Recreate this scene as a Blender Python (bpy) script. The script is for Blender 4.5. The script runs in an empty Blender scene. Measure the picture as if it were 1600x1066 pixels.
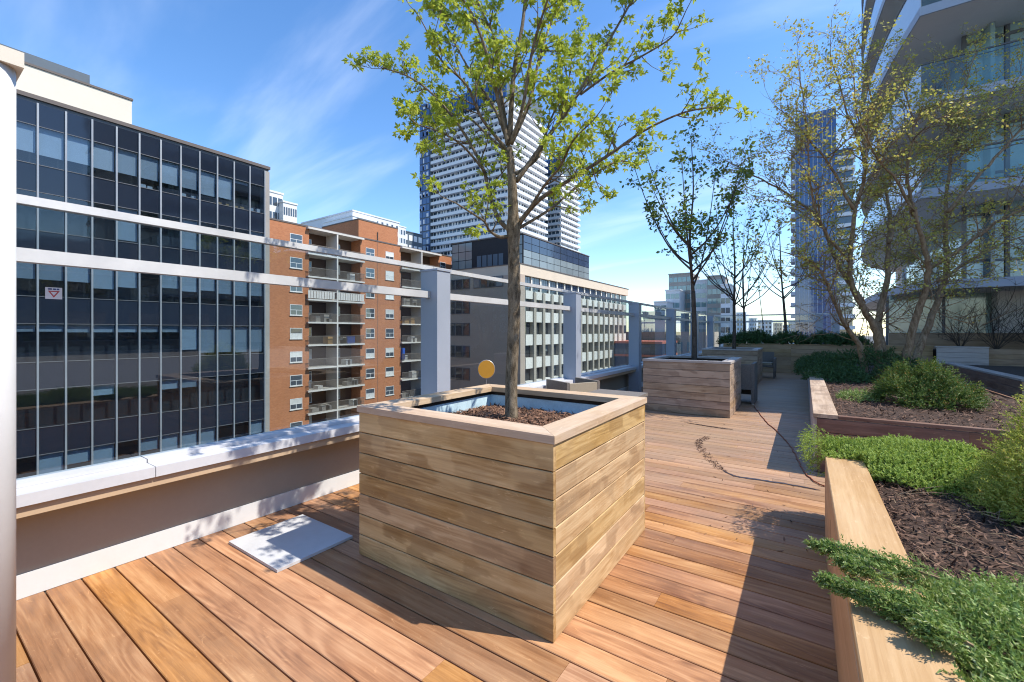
import bpy, math, random
from mathutils import Vector, Matrix
random.seed(7)
R = math.radians
sc = bpy.context.scene
col = sc.collection

# ------------------------------------------------------------------ camera
F, CX, HY, EYE, YAW = 674.0, 800.0, 518.0, 1.5, R(34.14)      # photo focal length (px), centre, horizon row, eye height, yaw
cam = bpy.data.objects.new('camera', bpy.data.cameras.new('camera')); col.objects.link(cam)
cam.data.sensor_width = 36; cam.data.lens = 36 * F / 1600
cam.data.shift_y = (HY - 533) / 1600
cam.data.clip_start = 0.05; cam.data.clip_end = 6000
cam.location = (0, 0, EYE); cam.rotation_euler = (R(90), 0, YAW)
sc.camera = cam

# ------------------------------------------------------------------ sky, sun, exposure
SUN = Vector((0.68, 0.27, 1.0)).normalized()
w = bpy.data.worlds.new('World'); sc.world = w; w.use_nodes = True
nt = w.node_tree; N = nt.nodes; L = nt.links; N.clear()
sky = N.new('ShaderNodeTexSky'); sky.sky_type = 'NISHITA'; sky.sun_disc = False
sky.sun_elevation = math.asin(SUN.z); sky.sun_rotation = math.atan2(SUN.x, SUN.y)
sky.altitude = 100; sky.air_density = 1.0; sky.dust_density = 0.25; sky.ozone_density = 2.0
tc = N.new('ShaderNodeTexCoord'); sep = N.new('ShaderNodeSeparateXYZ'); L.new(tc.outputs['Generated'], sep.inputs[0])
zz = N.new('ShaderNodeMath'); zz.operation = 'ADD'; zz.inputs[1].default_value = 0.22; L.new(sep.outputs[2], zz.inputs[0])
dv = N.new('ShaderNodeVectorMath'); dv.operation = 'DIVIDE'; L.new(tc.outputs['Generated'], dv.inputs[0])
cmb = N.new('ShaderNodeCombineXYZ')
for i in range(3): L.new(zz.outputs[0], cmb.inputs[i])
L.new(cmb.outputs[0], dv.inputs[1])
mp = N.new('ShaderNodeMapping'); mp.inputs['Rotation'].default_value = (0, 0, R(25)); mp.inputs['Scale'].default_value = (0.6, 2.6, 0.6); mp.inputs['Location'].default_value = (1.3, 4.2, 0)
L.new(dv.outputs[0], mp.inputs[0])
nz = N.new('ShaderNodeTexNoise'); nz.inputs['Scale'].default_value = 1.15; nz.inputs['Detail'].default_value = 7; nz.inputs['Roughness'].default_value = 0.52; nz.inputs['Distortion'].default_value = 0.5
L.new(mp.outputs[0], nz.inputs[0])
cr = N.new('ShaderNodeMapRange'); cr.inputs[1].default_value = 0.47; cr.inputs[2].default_value = 0.82; cr.inputs[3].default_value = 0; cr.inputs[4].default_value = 0.24; cr.interpolation_type = 'SMOOTHSTEP'
L.new(nz.outputs[0], cr.inputs[0])
mx = N.new('ShaderNodeMix'); mx.data_type = 'RGBA'; mx.inputs[7].default_value = (8.2, 8.8, 9.8, 1)
hsv = N.new('ShaderNodeHueSaturation'); hsv.inputs['Saturation'].default_value = 1.22; hsv.inputs['Hue'].default_value = 0.503; hsv.inputs['Value'].default_value = 1.38; L.new(sky.outputs[0], hsv.inputs['Color'])
L.new(cr.outputs[0], mx.inputs[0]); L.new(hsv.outputs[0], mx.inputs[6])
bg = N.new('ShaderNodeBackground'); bg.inputs[1].default_value = 0.145; L.new(mx.outputs[2], bg.inputs[0])
ow = N.new('ShaderNodeOutputWorld'); L.new(bg.outputs[0], ow.inputs[0])
sun = bpy.data.objects.new('sun', bpy.data.lights.new('sun', 'SUN')); col.objects.link(sun)
sun.data.energy = 4.6; sun.data.angle = R(0.5); sun.data.color = (1, 0.94, 0.85)
sun.rotation_euler = SUN.to_track_quat('Z', 'Y').to_euler(); sun.location = (20, 10, 40)
sc.view_settings.view_transform = 'Standard'; sc.view_settings.look = 'None'
sc.view_settings.exposure = 0.48; sc.view_settings.gamma = 1
sc.render.engine = 'CYCLES'; sc.cycles.filter_width = 1.1; sc.cycles.max_bounces = 10; sc.cycles.transparent_max_bounces = 24; sc.cycles.caustics_reflective = False

# photo pixel -> point at a given depth / on a plane
fwd = Vector((-math.sin(YAW), math.cos(YAW), 0)); rgt = Vector((math.cos(YAW), math.sin(YAW), 0))
def ray(u, v): return fwd + rgt * ((u - CX) / F) + Vector((0, 0, (HY - v) / F))
def P(u, v, d): return Vector((0, 0, EYE)) + ray(u, v) * d
def atx(u, v, x): r = ray(u, v); return Vector((0, 0, EYE)) + r * (x / r.x)
def aty(u, v, y): r = ray(u, v); return Vector((0, 0, EYE)) + r * (y / r.y)
def atz(u, v, z): r = ray(u, v); return Vector((0, 0, EYE)) + r * ((z - EYE) / r.z)

# ------------------------------------------------------------------ materials
def newmat(name):
    m = bpy.data.materials.new(name); m.use_nodes = True
    nt = m.node_tree; b = nt.nodes['Principled BSDF']; return m, nt, nt.nodes, nt.links, b
def mixc(nt, fac, a, b, blend='MIX'):
    n = nt.nodes.new('ShaderNodeMix'); n.data_type = 'RGBA'; n.blend_type = blend
    for idx, v in ((0, fac), (6, a), (7, b)):
        if isinstance(v, (int, float)): n.inputs[idx].default_value = v
        elif isinstance(v, tuple): n.inputs[idx].default_value = (*v, 1)
        else: nt.links.new(v, n.inputs[idx])
    return n.outputs[2]
def mathn(nt, op, a, b=0.0, clamp=False):
    n = nt.nodes.new('ShaderNodeMath'); n.operation = op; n.use_clamp = clamp
    for i, v in enumerate((a, b)):
        if isinstance(v, (int, float)): n.inputs[i].default_value = v
        else: nt.links.new(v, n.inputs[i])
    return n.outputs[0]
def noise(nt, vec, scale, detail=4, rough=0.55, dist=0.0):
    n = nt.nodes.new('ShaderNodeTexNoise'); n.inputs['Scale'].default_value = scale; n.inputs['Detail'].default_value = detail
    n.inputs['Roughness'].default_value = rough; n.inputs['Distortion'].default_value = dist
    if vec is not None: nt.links.new(vec, n.inputs['Vector'])
    return n.outputs[0]
def mapping(nt, vec, scale=(1, 1, 1), loc=(0, 0, 0), rot=(0, 0, 0)):
    n = nt.nodes.new('ShaderNodeMapping'); n.inputs['Scale'].default_value = scale; n.inputs['Location'].default_value = loc; n.inputs['Rotation'].default_value = rot
    nt.links.new(vec, n.inputs[0]); return n.outputs[0]
def maprange(nt, v, a, b, c=0.0, d=1.0, smooth=False):
    n = nt.nodes.new('ShaderNodeMapRange'); nt.links.new(v, n.inputs[0])
    for i, x in enumerate((a, b, c, d)): n.inputs[i + 1].default_value = x
    if smooth: n.interpolation_type = 'SMOOTHSTEP'
    return n.outputs[0]
def bump(nt, b, h, strength=0.3, dist=0.01):
    n = nt.nodes.new('ShaderNodeBump'); n.inputs['Strength'].default_value = strength; n.inputs['Distance'].default_value = dist
    nt.links.new(h, n.inputs['Height']); nt.links.new(n.outputs[0], b.inputs['Normal'])
def texco(nt, which='Object'):
    n = nt.nodes.new('ShaderNodeTexCoord'); return n.outputs[which]
def geom(nt, which='Position'):
    n = nt.nodes.new('ShaderNodeNewGeometry'); return n.outputs[which]

def wood(name, dark, mid, light, grey=(0.30, 0.26, 0.23), weather=0.25, rough=0.6, yfade=None, var=0.55, spec=0.3, blotch=0.55, figure=0.05):
    """plank wood: grain runs along the plank's own X; each plank has its own offset, tone and wear"""
    m, nt, N_, L_, b = newmat(name)
    oi = N_.new('ShaderNodeObjectInfo'); rnd = oi.outputs['Random']
    off = N_.new('ShaderNodeCombineXYZ'); L_.new(mathn(nt, 'MULTIPLY', rnd, 97.0), off.inputs[0]); L_.new(mathn(nt, 'MULTIPLY', rnd, 41.0), off.inputs[1]); L_.new(mathn(nt, 'MULTIPLY', rnd, 13.0), off.inputs[2])
    add = N_.new('ShaderNodeVectorMath'); L_.new(texco(nt), add.inputs[0]); L_.new(off.outputs[0], add.inputs[1]); co = add.outputs[0]
    big = noise(nt, mapping(nt, co, (0.9, 4.0, 4.0)), 1.0, 3, 0.45, 0.5)                     # slow wander of the growth rings
    cath = noise(nt, mapping(nt, co, (0.55, 3.6, 3.6)), 1.0, 2, 0.4, 0.9)
    cont = mathn(nt, 'SINE', mathn(nt, 'MULTIPLY', cath, 95.0))                               # cathedral figure: contour lines of that wander
    fine = noise(nt, mapping(nt, co, (3.5, 85, 85)), 1.0, 5, 0.7)
    streak = noise(nt, mapping(nt, co, (0.9, 20, 20)), 1.0, 4, 0.62, 0.35)
    patch = noise(nt, mapping(nt, co, (1.5, 2.5, 2.5), loc=(7, 3, 1)), 1.0, 2, 0.5)
    ring = mathn(nt, 'ADD', mathn(nt, 'MULTIPLY', mathn(nt, 'MULTIPLY', cont, maprange(nt, patch, 0.38, 0.62)), figure), mathn(nt, 'MULTIPLY', big, 0.60))
    g = mathn(nt, 'ADD', ring, mathn(nt, 'MULTIPLY', streak, 0.50)); g = mathn(nt, 'ADD', g, mathn(nt, 'MULTIPLY', fine, 0.46))
    ramp = N_.new('ShaderNodeValToRGB'); e = ramp.color_ramp.elements
    e[0].position = 0.56; e[0].color = (*dark, 1); e[1].position = 0.98; e[1].color = (*light, 1)
    k = e.new(0.77); k.color = (*mid, 1); L_.new(g, ramp.inputs[0])
    c = ramp.outputs[0]
    # figured, patchy sheen of the timber: soft rectangular blotches
    vo = N_.new('ShaderNodeTexVoronoi'); vo.feature = 'SMOOTH_F1'; vo.distance = 'CHEBYCHEV'; vo.inputs['Scale'].default_value = 1.0; vo.inputs['Smoothness'].default_value = 0.35; vo.inputs['Randomness'].default_value = 1.0
    L_.new(mapping(nt, co, (5.0, 11, 11)), vo.inputs['Vector'])
    sepc = N_.new('ShaderNodeSeparateColor'); L_.new(vo.outputs['Color'], sepc.inputs[0])
    c = mixc(nt, mathn(nt, 'MULTIPLY', maprange(nt, sepc.outputs[0], 0.25, 0.8), 0.30 * blotch), c, light)
    c = mixc(nt, mathn(nt, 'MULTIPLY', maprange(nt, sepc.outputs[1], 0.45, 0.95), 0.42 * blotch), c, dark)
    # tone of each plank
    hs = N_.new('ShaderNodeHueSaturation'); L_.new(c, hs.inputs['Color'])
    r2 = mathn(nt, 'FRACT', mathn(nt, 'MULTIPLY', rnd, 17.3))
    L_.new(maprange(nt, rnd, 0, 1, 1 - 0.42 * var, 1 + 0.34 * var), hs.inputs['Value']); L_.new(maprange(nt, r2, 0, 1, 0.86, 1.06), hs.inputs['Saturation']); L_.new(maprange(nt, r2, 0, 1, 0.494, 0.504), hs.inputs['Hue'])
    c = hs.outputs[0]
    # grey weathering; yfade paints wear and shade of the far deck into the colour
    pos = geom(nt); wn = noise(nt, mapping(nt, pos, (0.9, 1.4, 1.4)), 1.3, 5, 0.6)
    wf = maprange(nt, wn, 0.38, 0.75, 0, weather * 2)
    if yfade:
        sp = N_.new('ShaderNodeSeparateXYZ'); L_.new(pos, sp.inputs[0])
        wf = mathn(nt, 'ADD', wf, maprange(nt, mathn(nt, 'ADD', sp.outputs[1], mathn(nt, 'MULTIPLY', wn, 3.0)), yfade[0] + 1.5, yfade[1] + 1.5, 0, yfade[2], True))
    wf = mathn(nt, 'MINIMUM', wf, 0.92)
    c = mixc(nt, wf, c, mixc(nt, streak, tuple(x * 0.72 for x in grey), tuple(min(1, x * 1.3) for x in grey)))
    # scuffs
    sc_ = noise(nt, mapping(nt, co, (9, 30, 30), rot=(0, 0, 0.5)), 1.0, 6, 0.7, 1.2)
    c = mixc(nt, maprange(nt, sc_, 0.60, 0.76, 0, 0.45), c, tuple(min(1, x * 1.45 + 0.06) for x in light))
    L_.new(c, b.inputs['Base Color']); b.inputs['Specular IOR Level'].default_value = spec
    L_.new(maprange(nt, fine, 0.3, 0.7, rough - 0.1, rough + 0.12), b.inputs['Roughness'])
    bump(nt, b, mathn(nt, 'ADD', fine, mathn(nt, 'MULTIPLY', streak, 0.7)), 0.22, 0.004)
    return m

def plain(name, c, rough=0.6, metal=0.0, nscale=3.0, namt=0.12, bumpamt=0.0, spec=0.4, obj=False, stretch=(1, 1, 1), rnd=0.0):
    """painted, stone or metal surface with uneven tone, streaks of dirt and fine relief"""
    m, nt, N_, L_, b = newmat(name)
    co = mapping(nt, texco(nt) if obj else geom(nt), stretch)
    n1 = noise(nt, co, nscale, 6, 0.62); n2 = noise(nt, co, nscale * 14, 3, 0.6)
    f = mathn(nt, 'ADD', mathn(nt, 'MULTIPLY', n1, 0.75), mathn(nt, 'MULTIPLY', n2, 0.25))
    cc = mixc(nt, maprange(nt, f, 0.3, 0.7), tuple(x * (1 - namt) for x in c), tuple(min(1, x * (1 + namt)) for x in c))
    if rnd:
        oi = N_.new('ShaderNodeObjectInfo'); hs = N_.new('ShaderNodeHueSaturation'); L_.new(cc, hs.inputs['Color'])
        L_.new(maprange(nt, oi.outputs['Random'], 0, 1, 1 - rnd, 1 + rnd), hs.inputs['Value']); cc = hs.outputs[0]
    L_.new(cc, b.inputs['Base Color']); b.inputs['Metallic'].default_value = metal; b.inputs['Specular IOR Level'].default_value = spec
    L_.new(maprange(nt, n1, 0.3, 0.7, max(0.03, rough - 0.1), min(1, rough + 0.1)), b.inputs['Roughness'])
    if bumpamt: bump(nt, b, f, bumpamt, 0.02)
    return m

def brickmat(name, c1, c2, mortar, scale=1.0):
    m, nt, N_, L_, b = newmat(name)
    pos = geom(nt); nor = geom(nt, 'Normal')
    sp = N_.new('ShaderNodeSeparateXYZ'); L_.new(pos, sp.inputs[0])
    cb = N_.new('ShaderNodeCombineXYZ'); L_.new(mathn(nt, 'ADD', sp.outputs[0], sp.outputs[1]), cb.inputs[0]); L_.new(sp.outputs[2], cb.inputs[1])
    br = N_.new('ShaderNodeTexBrick'); L_.new(cb.outputs[0], br.inputs['Vector'])
    br.inputs['Color1'].default_value = (*c1, 1); br.inputs['Color2'].default_value = (*c2, 1); br.inputs['Mortar'].default_value = (*mortar, 1)
    br.inputs['Scale'].default_value = scale; br.inputs['Mortar Size'].default_value = 0.009; br.inputs['Brick Width'].default_value = 0.25; br.inputs['Row Height'].default_value = 0.085; br.inputs['Bias'].default_value = 0.0
    n = noise(nt, mapping(nt, pos, (0.35, 0.35, 0.2)), 1.0, 6, 0.65)
    c = mixc(nt, maprange(nt, n, 0.35, 0.72, 0, 0.45), br.outputs[0], tuple(x * 0.62 for x in c2))
    L_.new(c, b.inputs['Base Color']); b.inputs['Roughness'].default_value = 0.85; return m

def pane_glass(name, tint=(0.86, 0.90, 0.92), refl=0.04, rough=0.0, boost=1.0, dust=0.0):
    """a sheet of glass: lets light straight through (tinted), mirrors at its front by angle"""
    m, nt, N_, L_, b = newmat(name); N_.remove(b)
    lw = N_.new('ShaderNodeLayerWeight'); lw.inputs[0].default_value = 0.5
    p = mathn(nt, 'POWER', lw.outputs['Facing'], 4.0)
    f = mathn(nt, 'ADD', mathn(nt, 'MULTIPLY', p, 0.9 * boost), refl, True)
    f = mathn(nt, 'MULTIPLY', f, mathn(nt, 'SUBTRACT', 1.0, geom(nt, 'Backfacing')))
    tr = N_.new('ShaderNodeBsdfTransparent'); tr.inputs[0].default_value = (*tint, 1)
    gl = N_.new('ShaderNodeBsdfGlossy'); gl.inputs['Roughness'].default_value = rough
    ms = N_.new('ShaderNodeMixShader'); L_.new(f, ms.inputs[0]); L_.new(tr.outputs[0], ms.inputs[1]); L_.new(gl.outputs[0], ms.inputs[2])
    out = ms.outputs[0]
    if dust:
        df = N_.new('ShaderNodeBsdfDiffuse'); df.inputs[0].default_value = (0.75, 0.78, 0.8, 1)
        d1 = noise(nt, mapping(nt, geom(nt), (1, 1, 0.6)), 70, 3, 0.7); d2 = noise(nt, mapping(nt, geom(nt), (1, 1, 0.5)), 2.5, 5, 0.6)
        df_f = mathn(nt, 'ADD', mathn(nt, 'MULTIPLY', maprange(nt, d1, 0.66, 0.72), dust * 4), mathn(nt, 'MULTIPLY', maprange(nt, d2, 0.45, 0.8), dust))
        m2 = N_.new('ShaderNodeMixShader'); L_.new(df_f, m2.inputs[0]); L_.new(out, m2.inputs[1]); L_.new(df.outputs[0], m2.inputs[2]); out = m2.outputs[0]
    L_.new(out, N_['Material Output'].inputs[0]); return m

def opaque_glass(name, c, rough=0.04, spec=0.8, rnd=0.25):
    """window glass of a far building: dark body, mirror-like surface, each sheet a little different"""
    m, nt, N_, L_, b = newmat(name)
    oi = N_.new('ShaderNodeObjectInfo'); n = noise(nt, geom(nt), 0.25, 3)
    isl = geom(nt, 'Random Per Island')
    v = mathn(nt, 'ADD', mathn(nt, 'MULTIPLY', oi.outputs['Random'], 0.4), mathn(nt, 'MULTIPLY', isl, 0.6))
    hs = N_.new('ShaderNodeHueSaturation'); hs.inputs['Color'].default_value = (*c, 1); L_.new(maprange(nt, v, 0, 1, 1 - rnd, 1 + rnd), hs.inputs['Value'])
    L_.new(hs.outputs[0], b.inputs['Base Color']); b.inputs['Roughness'].default_value = rough; b.inputs['Specular IOR Level'].default_value = spec; b.inputs['IOR'].default_value = 1.6
    bump(nt, b, n, 0.06, 0.3); return m

def leafmat(name, c1, c2, c3=None, trans=0.45, f3=0.0):
    m, nt, N_, L_, b = newmat(name)
    isl = geom(nt, 'Random Per Island'); n = noise(nt, geom(nt), 2.2, 3)
    c = mixc(nt, isl, c1, c2); c = mixc(nt, maprange(nt, n, 0.35, 0.7, 0, 0.4), c, tuple(x * 0.7 for x in c1))
    if c3: c = mixc(nt, maprange(nt, mathn(nt, 'FRACT', mathn(nt, 'MULTIPLY', isl, 7.31)), 1 - f3, 1 - f3 + 0.02), c, c3)
    L_.new(c, b.inputs['Base Color']); b.inputs['Roughness'].default_value = 0.55; b.inputs['Specular IOR Level'].default_value = 0.25
    tl = N_.new('ShaderNodeBsdfTranslucent'); L_.new(mixc(nt, 0.35, c, (0.45, 0.55, 0.08)), tl.inputs[0])
    ms = N_.new('ShaderNodeMixShader'); ms.inputs[0].default_value = trans
    L_.new(b.outputs[0], ms.inputs[1]); L_.new(tl.outputs[0], ms.inputs[2]); L_.new(ms.outputs[0], N_['Material Output'].inputs[0]); return m

def islmat(name, c1, c2, rough=0.85):
    m, nt, N_, L_, b = newmat(name); isl = geom(nt, 'Random Per Island')
    L_.new(mixc(nt, isl, c1, c2), b.inputs['Base Color']); b.inputs['Roughness'].default_value = rough; b.inputs['Specular IOR Level'].default_value = 0.2; return m

def barkmat(name, c1, c2, sz=30):
    m, nt, N_, L_, b = newmat(name)
    co = mapping(nt, geom(nt), (1, 1, 0.35)); n = noise(nt, co, sz, 5, 0.7, 0.4); n2 = noise(nt, mapping(nt, geom(nt), (1, 1, 2.2)), sz * 3, 3, 0.6)
    f = mathn(nt, 'ADD', mathn(nt, 'MULTIPLY', n, 0.7), mathn(nt, 'MULTIPLY', n2, 0.3))
    L_.new(mixc(nt, maprange(nt, f, 0.38, 0.64), c1, c2), b.inputs['Base Color']); b.inputs['Roughness'].default_value = 0.9; b.inputs['Specular IOR Level'].default_value = 0.15
    bump(nt, b, f, 1.0, 0.015); return m

M = {}
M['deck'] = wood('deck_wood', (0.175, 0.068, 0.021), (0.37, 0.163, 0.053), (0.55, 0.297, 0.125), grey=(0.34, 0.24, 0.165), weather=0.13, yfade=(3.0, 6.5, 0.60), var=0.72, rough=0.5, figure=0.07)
M['planter'] = wood('planter_wood', (0.21, 0.108, 0.038), (0.44, 0.265, 0.105), (0.66, 0.465, 0.235), grey=(0.50, 0.39, 0.25), weather=0.16, var=0.3, blotch=1.15, figure=0.06)
M['planter_cap'] = wood('planter_cap_wood', (0.40, 0.255, 0.15), (0.52, 0.36, 0.225), (0.64, 0.48, 0.33), grey=(0.52, 0.43, 0.35), weather=0.25, var=0.12, figure=0.03)
M['planter_grey'] = wood('weathered_planter_wood', (0.19, 0.115, 0.065), (0.37, 0.25, 0.155), (0.54, 0.40, 0.27), grey=(0.42, 0.33, 0.255), weather=0.22, var=0.4, blotch=1.3)
M['cap_grey'] = wood('weathered_cap_wood', (0.30, 0.25, 0.21), (0.42, 0.36, 0.31), (0.54, 0.48, 0.43), grey=(0.46, 0.42, 0.39), weather=0.4, var=0.15)
M['beam'] = wood('bench_beam_wood', (0.38, 0.215, 0.10), (0.49, 0.305, 0.16), (0.58, 0.39, 0.225), grey=(0.5, 0.38, 0.27), weather=0.08, var=0.05, blotch=0.12, figure=0.02)
M['red_wood'] = wood('reddish_bed_wood', (0.10, 0.042, 0.024), (0.22, 0.10, 0.056), (0.37, 0.215, 0.13), grey=(0.28, 0.21, 0.17), weather=0.15, var=0.5)
M['olive_wood'] = wood('bed_wood', (0.20, 0.12, 0.055), (0.33, 0.215, 0.105), (0.43, 0.30, 0.165), grey=(0.30, 0.25, 0.2), weather=0.12, var=0.25)
M['dark_core'] = plain('planter_core', (0.05, 0.035, 0.025), 0.9)
M['liner'] = plain('planter_liner', (0.50, 0.66, 0.72), 0.6, nscale=5, namt=0.25)
M['mulch'] = islmat('bark_mulch', (0.06, 0.028, 0.016), (0.34, 0.19, 0.12))
M['mulch_dark'] = islmat('dark_bark_mulch', (0.03, 0.016, 0.011), (0.26, 0.155, 0.105))
M['soil'] = plain('soil', (0.055, 0.032, 0.022), 0.95, nscale=20, namt=0.5, bumpamt=0.6)
M['post'] = plain('grey_blue_paint', (0.35, 0.39, 0.46), 0.45, metal=0.15, nscale=1.5, namt=0.05)
M['rail'] = plain('aluminium_rail', (0.62, 0.62, 0.61), 0.5, metal=0.35, nscale=2.5, namt=0.08)
M['dark_rail'] = plain('dark_rail', (0.16, 0.18, 0.21), 0.4, metal=0.4)
M['sill'] = plain('white_sill', (0.56, 0.56, 0.58), 0.5, nscale=2, namt=0.08)
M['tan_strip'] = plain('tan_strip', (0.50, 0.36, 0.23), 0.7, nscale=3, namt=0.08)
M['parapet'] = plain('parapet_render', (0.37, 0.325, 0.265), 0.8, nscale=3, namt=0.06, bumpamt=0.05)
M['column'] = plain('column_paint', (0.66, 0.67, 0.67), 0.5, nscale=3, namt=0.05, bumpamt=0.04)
M['fence_glass'] = pane_glass('fence_glass', (0.84, 0.89, 0.90), 0.075, boost=1.0, dust=0.004)
M['mat'] = plain('stone_slab', (0.52, 0.52, 0.52), 0.8, nscale=8, namt=0.08, bumpamt=0.1)
M['wicker'] = plain('woven_taupe', (0.17, 0.15, 0.13), 0.7, nscale=60, namt=0.35, bumpamt=0.4)
M['cushion'] = plain('tan_cushion', (0.34, 0.29, 0.21), 0.9, nscale=40, namt=0.1)
M['yellow'] = plain('yellow_disc', (0.62, 0.30, 0.03), 0.5, nscale=6, namt=0.08)
M['cord'] = plain('brown_orange_cord', (0.28, 0.09, 0.045), 0.6)
M['steel'] = plain('thin_steel', (0.45, 0.45, 0.45), 0.4, metal=0.7)
M['wet'] = plain('wet_stain', (0.055, 0.033, 0.028), 0.35, nscale=12, namt=0.4, spec=0.5)
M['bark'] = barkmat('grey_brown_bark', (0.07, 0.05, 0.03), (0.33, 0.26, 0.175), 38)
M['bark_dark'] = barkmat('dark_bark', (0.045, 0.036, 0.028), (0.13, 0.105, 0.085))
M['bark_red'] = barkmat('reddish_bark', (0.16, 0.10, 0.055), (0.42, 0.31, 0.20), 22)
M['leaf_lime'] = leafmat('lime_leaf', (0.33, 0.42, 0.03), (0.60, 0.62, 0.10), (0.24, 0.32, 0.03), 0.5, 0.2)
M['leaf_dark'] = leafmat('shaded_green_leaf', (0.085, 0.145, 0.035), (0.18, 0.25, 0.06), None, 0.3)
M['leaf_olive'] = leafmat('olive_bud_leaf', (0.46, 0.42, 0.08), (0.78, 0.68, 0.20), (0.50, 0.33, 0.12), 0.4, 0.15)
M['juniper'] = leafmat('juniper_needle', (0.14, 0.25, 0.055), (0.38, 0.49, 0.17), (0.58, 0.60, 0.28), 0.28, 0.14)
M['juniper_bright'] = leafmat('bright_juniper_needle', (0.24, 0.35, 0.06), (0.46, 0.58, 0.15), None, 0.38)
M['juniper_dark'] = leafmat('dark_juniper_needle', (0.035, 0.085, 0.03), (0.085, 0.16, 0.055), None, 0.2)
M['yew'] = leafmat('yew_needle', (0.045, 0.105, 0.022), (0.13, 0.20, 0.045), (0.45, 0.22, 0.06), 0.25, 0.05)
M['yew_bright'] = leafmat('yellow_yew_needle', (0.40, 0.45, 0.08), (0.66, 0.66, 0.20), (0.5, 0.3, 0.08), 0.5, 0.05)
M['ground'] = plain('city_ground', (0.11, 0.11, 0.11), 0.9, nscale=0.05, namt=0.4)
M['podium'] = plain('podium_concrete', (0.35, 0.34, 0.33), 0.85, nscale=0.4)
M['underlay'] = plain('deck_underlay', (0.03, 0.022, 0.018), 0.9)
M['white_sign'] = plain('white_sign', (0.75, 0.75, 0.75), 0.5)
M['red_sign'] = plain('red_mark', (0.5, 0.05, 0.05), 0.5)
M['ink'] = plain('dark_blue_ink', (0.05, 0.07, 0.2), 0.5)
# facades
M['cw_glass'] = pane_glass('tinted_facade_glass', (0.70, 0.77, 0.83), 0.10, 0.01, 1.0)
M['cw_spandrel'] = opaque_glass('dark_spandrel_glass', (0.014, 0.02, 0.034), 0.06, 0.4, 0.3)
M['cw_dark'] = plain('dark_interior', (0.035, 0.035, 0.038), 0.9, nscale=1.0, namt=0.4)
M['cw_mullion'] = plain('grey_mullion', (0.34, 0.36, 0.38), 0.4, metal=0.3, nscale=0.4, namt=0.1)
M['cw_frame'] = plain('dark_grey_frame', (0.13, 0.135, 0.145), 0.5, metal=0.2)
M['blind'] = plain('roller_blind', (0.50, 0.54, 0.56), 0.9, nscale=1.0, namt=0.06, rnd=0.22)
M['card'] = plain('cardboard', (0.45, 0.27, 0.10), 0.9)
M['cream'] = plain('cream_stone', (0.68, 0.63, 0.53), 0.85, nscale=0.6, namt=0.05)
M['slate'] = plain('slate_metal', (0.09, 0.12, 0.15), 0.6, nscale=0.5, namt=0.15)
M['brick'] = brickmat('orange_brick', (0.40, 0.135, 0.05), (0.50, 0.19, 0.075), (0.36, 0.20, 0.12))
M['flash'] = plain('dark_flashing', (0.12, 0.10, 0.09), 0.6)
M['conc'] = plain('pale_concrete', (0.56, 0.53, 0.48), 0.85, nscale=0.5, namt=0.12)
M['conc_grey'] = plain('grey_concrete', (0.33, 0.31, 0.28), 0.85, nscale=0.5, namt=0.15)
M['win_white'] = plain('white_window_frame', (0.66, 0.66, 0.64), 0.5)
M['win_dark'] = opaque_glass('window_glass', (0.05, 0.065, 0.08), 0.05, 0.8, 0.6)
M['win_light'] = plain('window_blind', (0.62, 0.62, 0.58), 0.7, rnd=0.2)
M['bal_rail'] = plain('balcony_railing', (0.20, 0.17, 0.14), 0.6, metal=0.2)
M['blue_tarp'] = plain('blue_plastic', (0.03, 0.10, 0.42), 0.5)
M['stone_pink'] = plain('pinkish_stone', (0.46, 0.37, 0.29), 0.85, nscale=0.35, namt=0.07, stretch=(1, 1, 3))
M['stone_cream'] = plain('pale_stone', (0.62, 0.52, 0.40), 0.85, nscale=0.4, namt=0.06)
M['panel_white'] = plain('white_facade_panel', (0.74, 0.71, 0.62), 0.7, rnd=0.06)
M['fin'] = plain('stone_fin', (0.42, 0.37, 0.29), 0.8, nscale=0.6, namt=0.1)
M['tan_glass'] = opaque_glass('bronze_window_glass', (0.045, 0.05, 0.055), 0.06, 0.7, 0.7)
M['pent_light'] = opaque_glass('pale_grey_panel', (0.20, 0.23, 0.23), 0.15, 0.5, 0.35)
M['pent_dark'] = opaque_glass('blue_grey_panel', (0.035, 0.05, 0.085), 0.1, 0.7, 0.3)
M['pent_black'] = plain('black_louvre', (0.018, 0.018, 0.022), 0.7)
M['tower_white'] = plain('tower_balcony_white', (0.70, 0.72, 0.74), 0.6, nscale=0.1, namt=0.06)
M['tower_glass'] = opaque_glass('tower_blue_glass', (0.03, 0.085, 0.24), 0.05, 0.9, 0.5)
M['tower_win'] = opaque_glass('tower_window', (0.035, 0.06, 0.09), 0.06, 0.9, 0.8)
M['haze_white'] = plain('distant_pale_wall', (0.62, 0.64, 0.66), 0.8, nscale=0.05, namt=0.1)
M['condo_glass'] = opaque_glass('green_condo_glass', (0.16, 0.27, 0.28), 0.06, 0.9, 0.4)
M['soffit'] = plain('taupe_soffit', (0.76, 0.72, 0.675), 0.8, nscale=1.0, namt=0.06)
M['fascia'] = plain('slab_fascia', (0.42, 0.46, 0.53), 0.6, nscale=1.0, namt=0.05)
M['balc_glass'] = opaque_glass('balcony_glass_sky_tint', (0.62, 0.68, 0.74), 0.12, 0.9, 0.04)  # pale sky reflection on the side glass put into its colour
M['balc_clear'] = pane_glass('balcony_clear_glass', (0.72, 0.82, 0.82), 0.10)
M['green_glass'] = opaque_glass('green_window_glass', (0.36, 0.50, 0.47), 0.08, 0.8, 0.3)
M['frame_grey'] = plain('window_frame_grey', (0.17, 0.175, 0.18), 0.5, metal=0.3)
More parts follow.
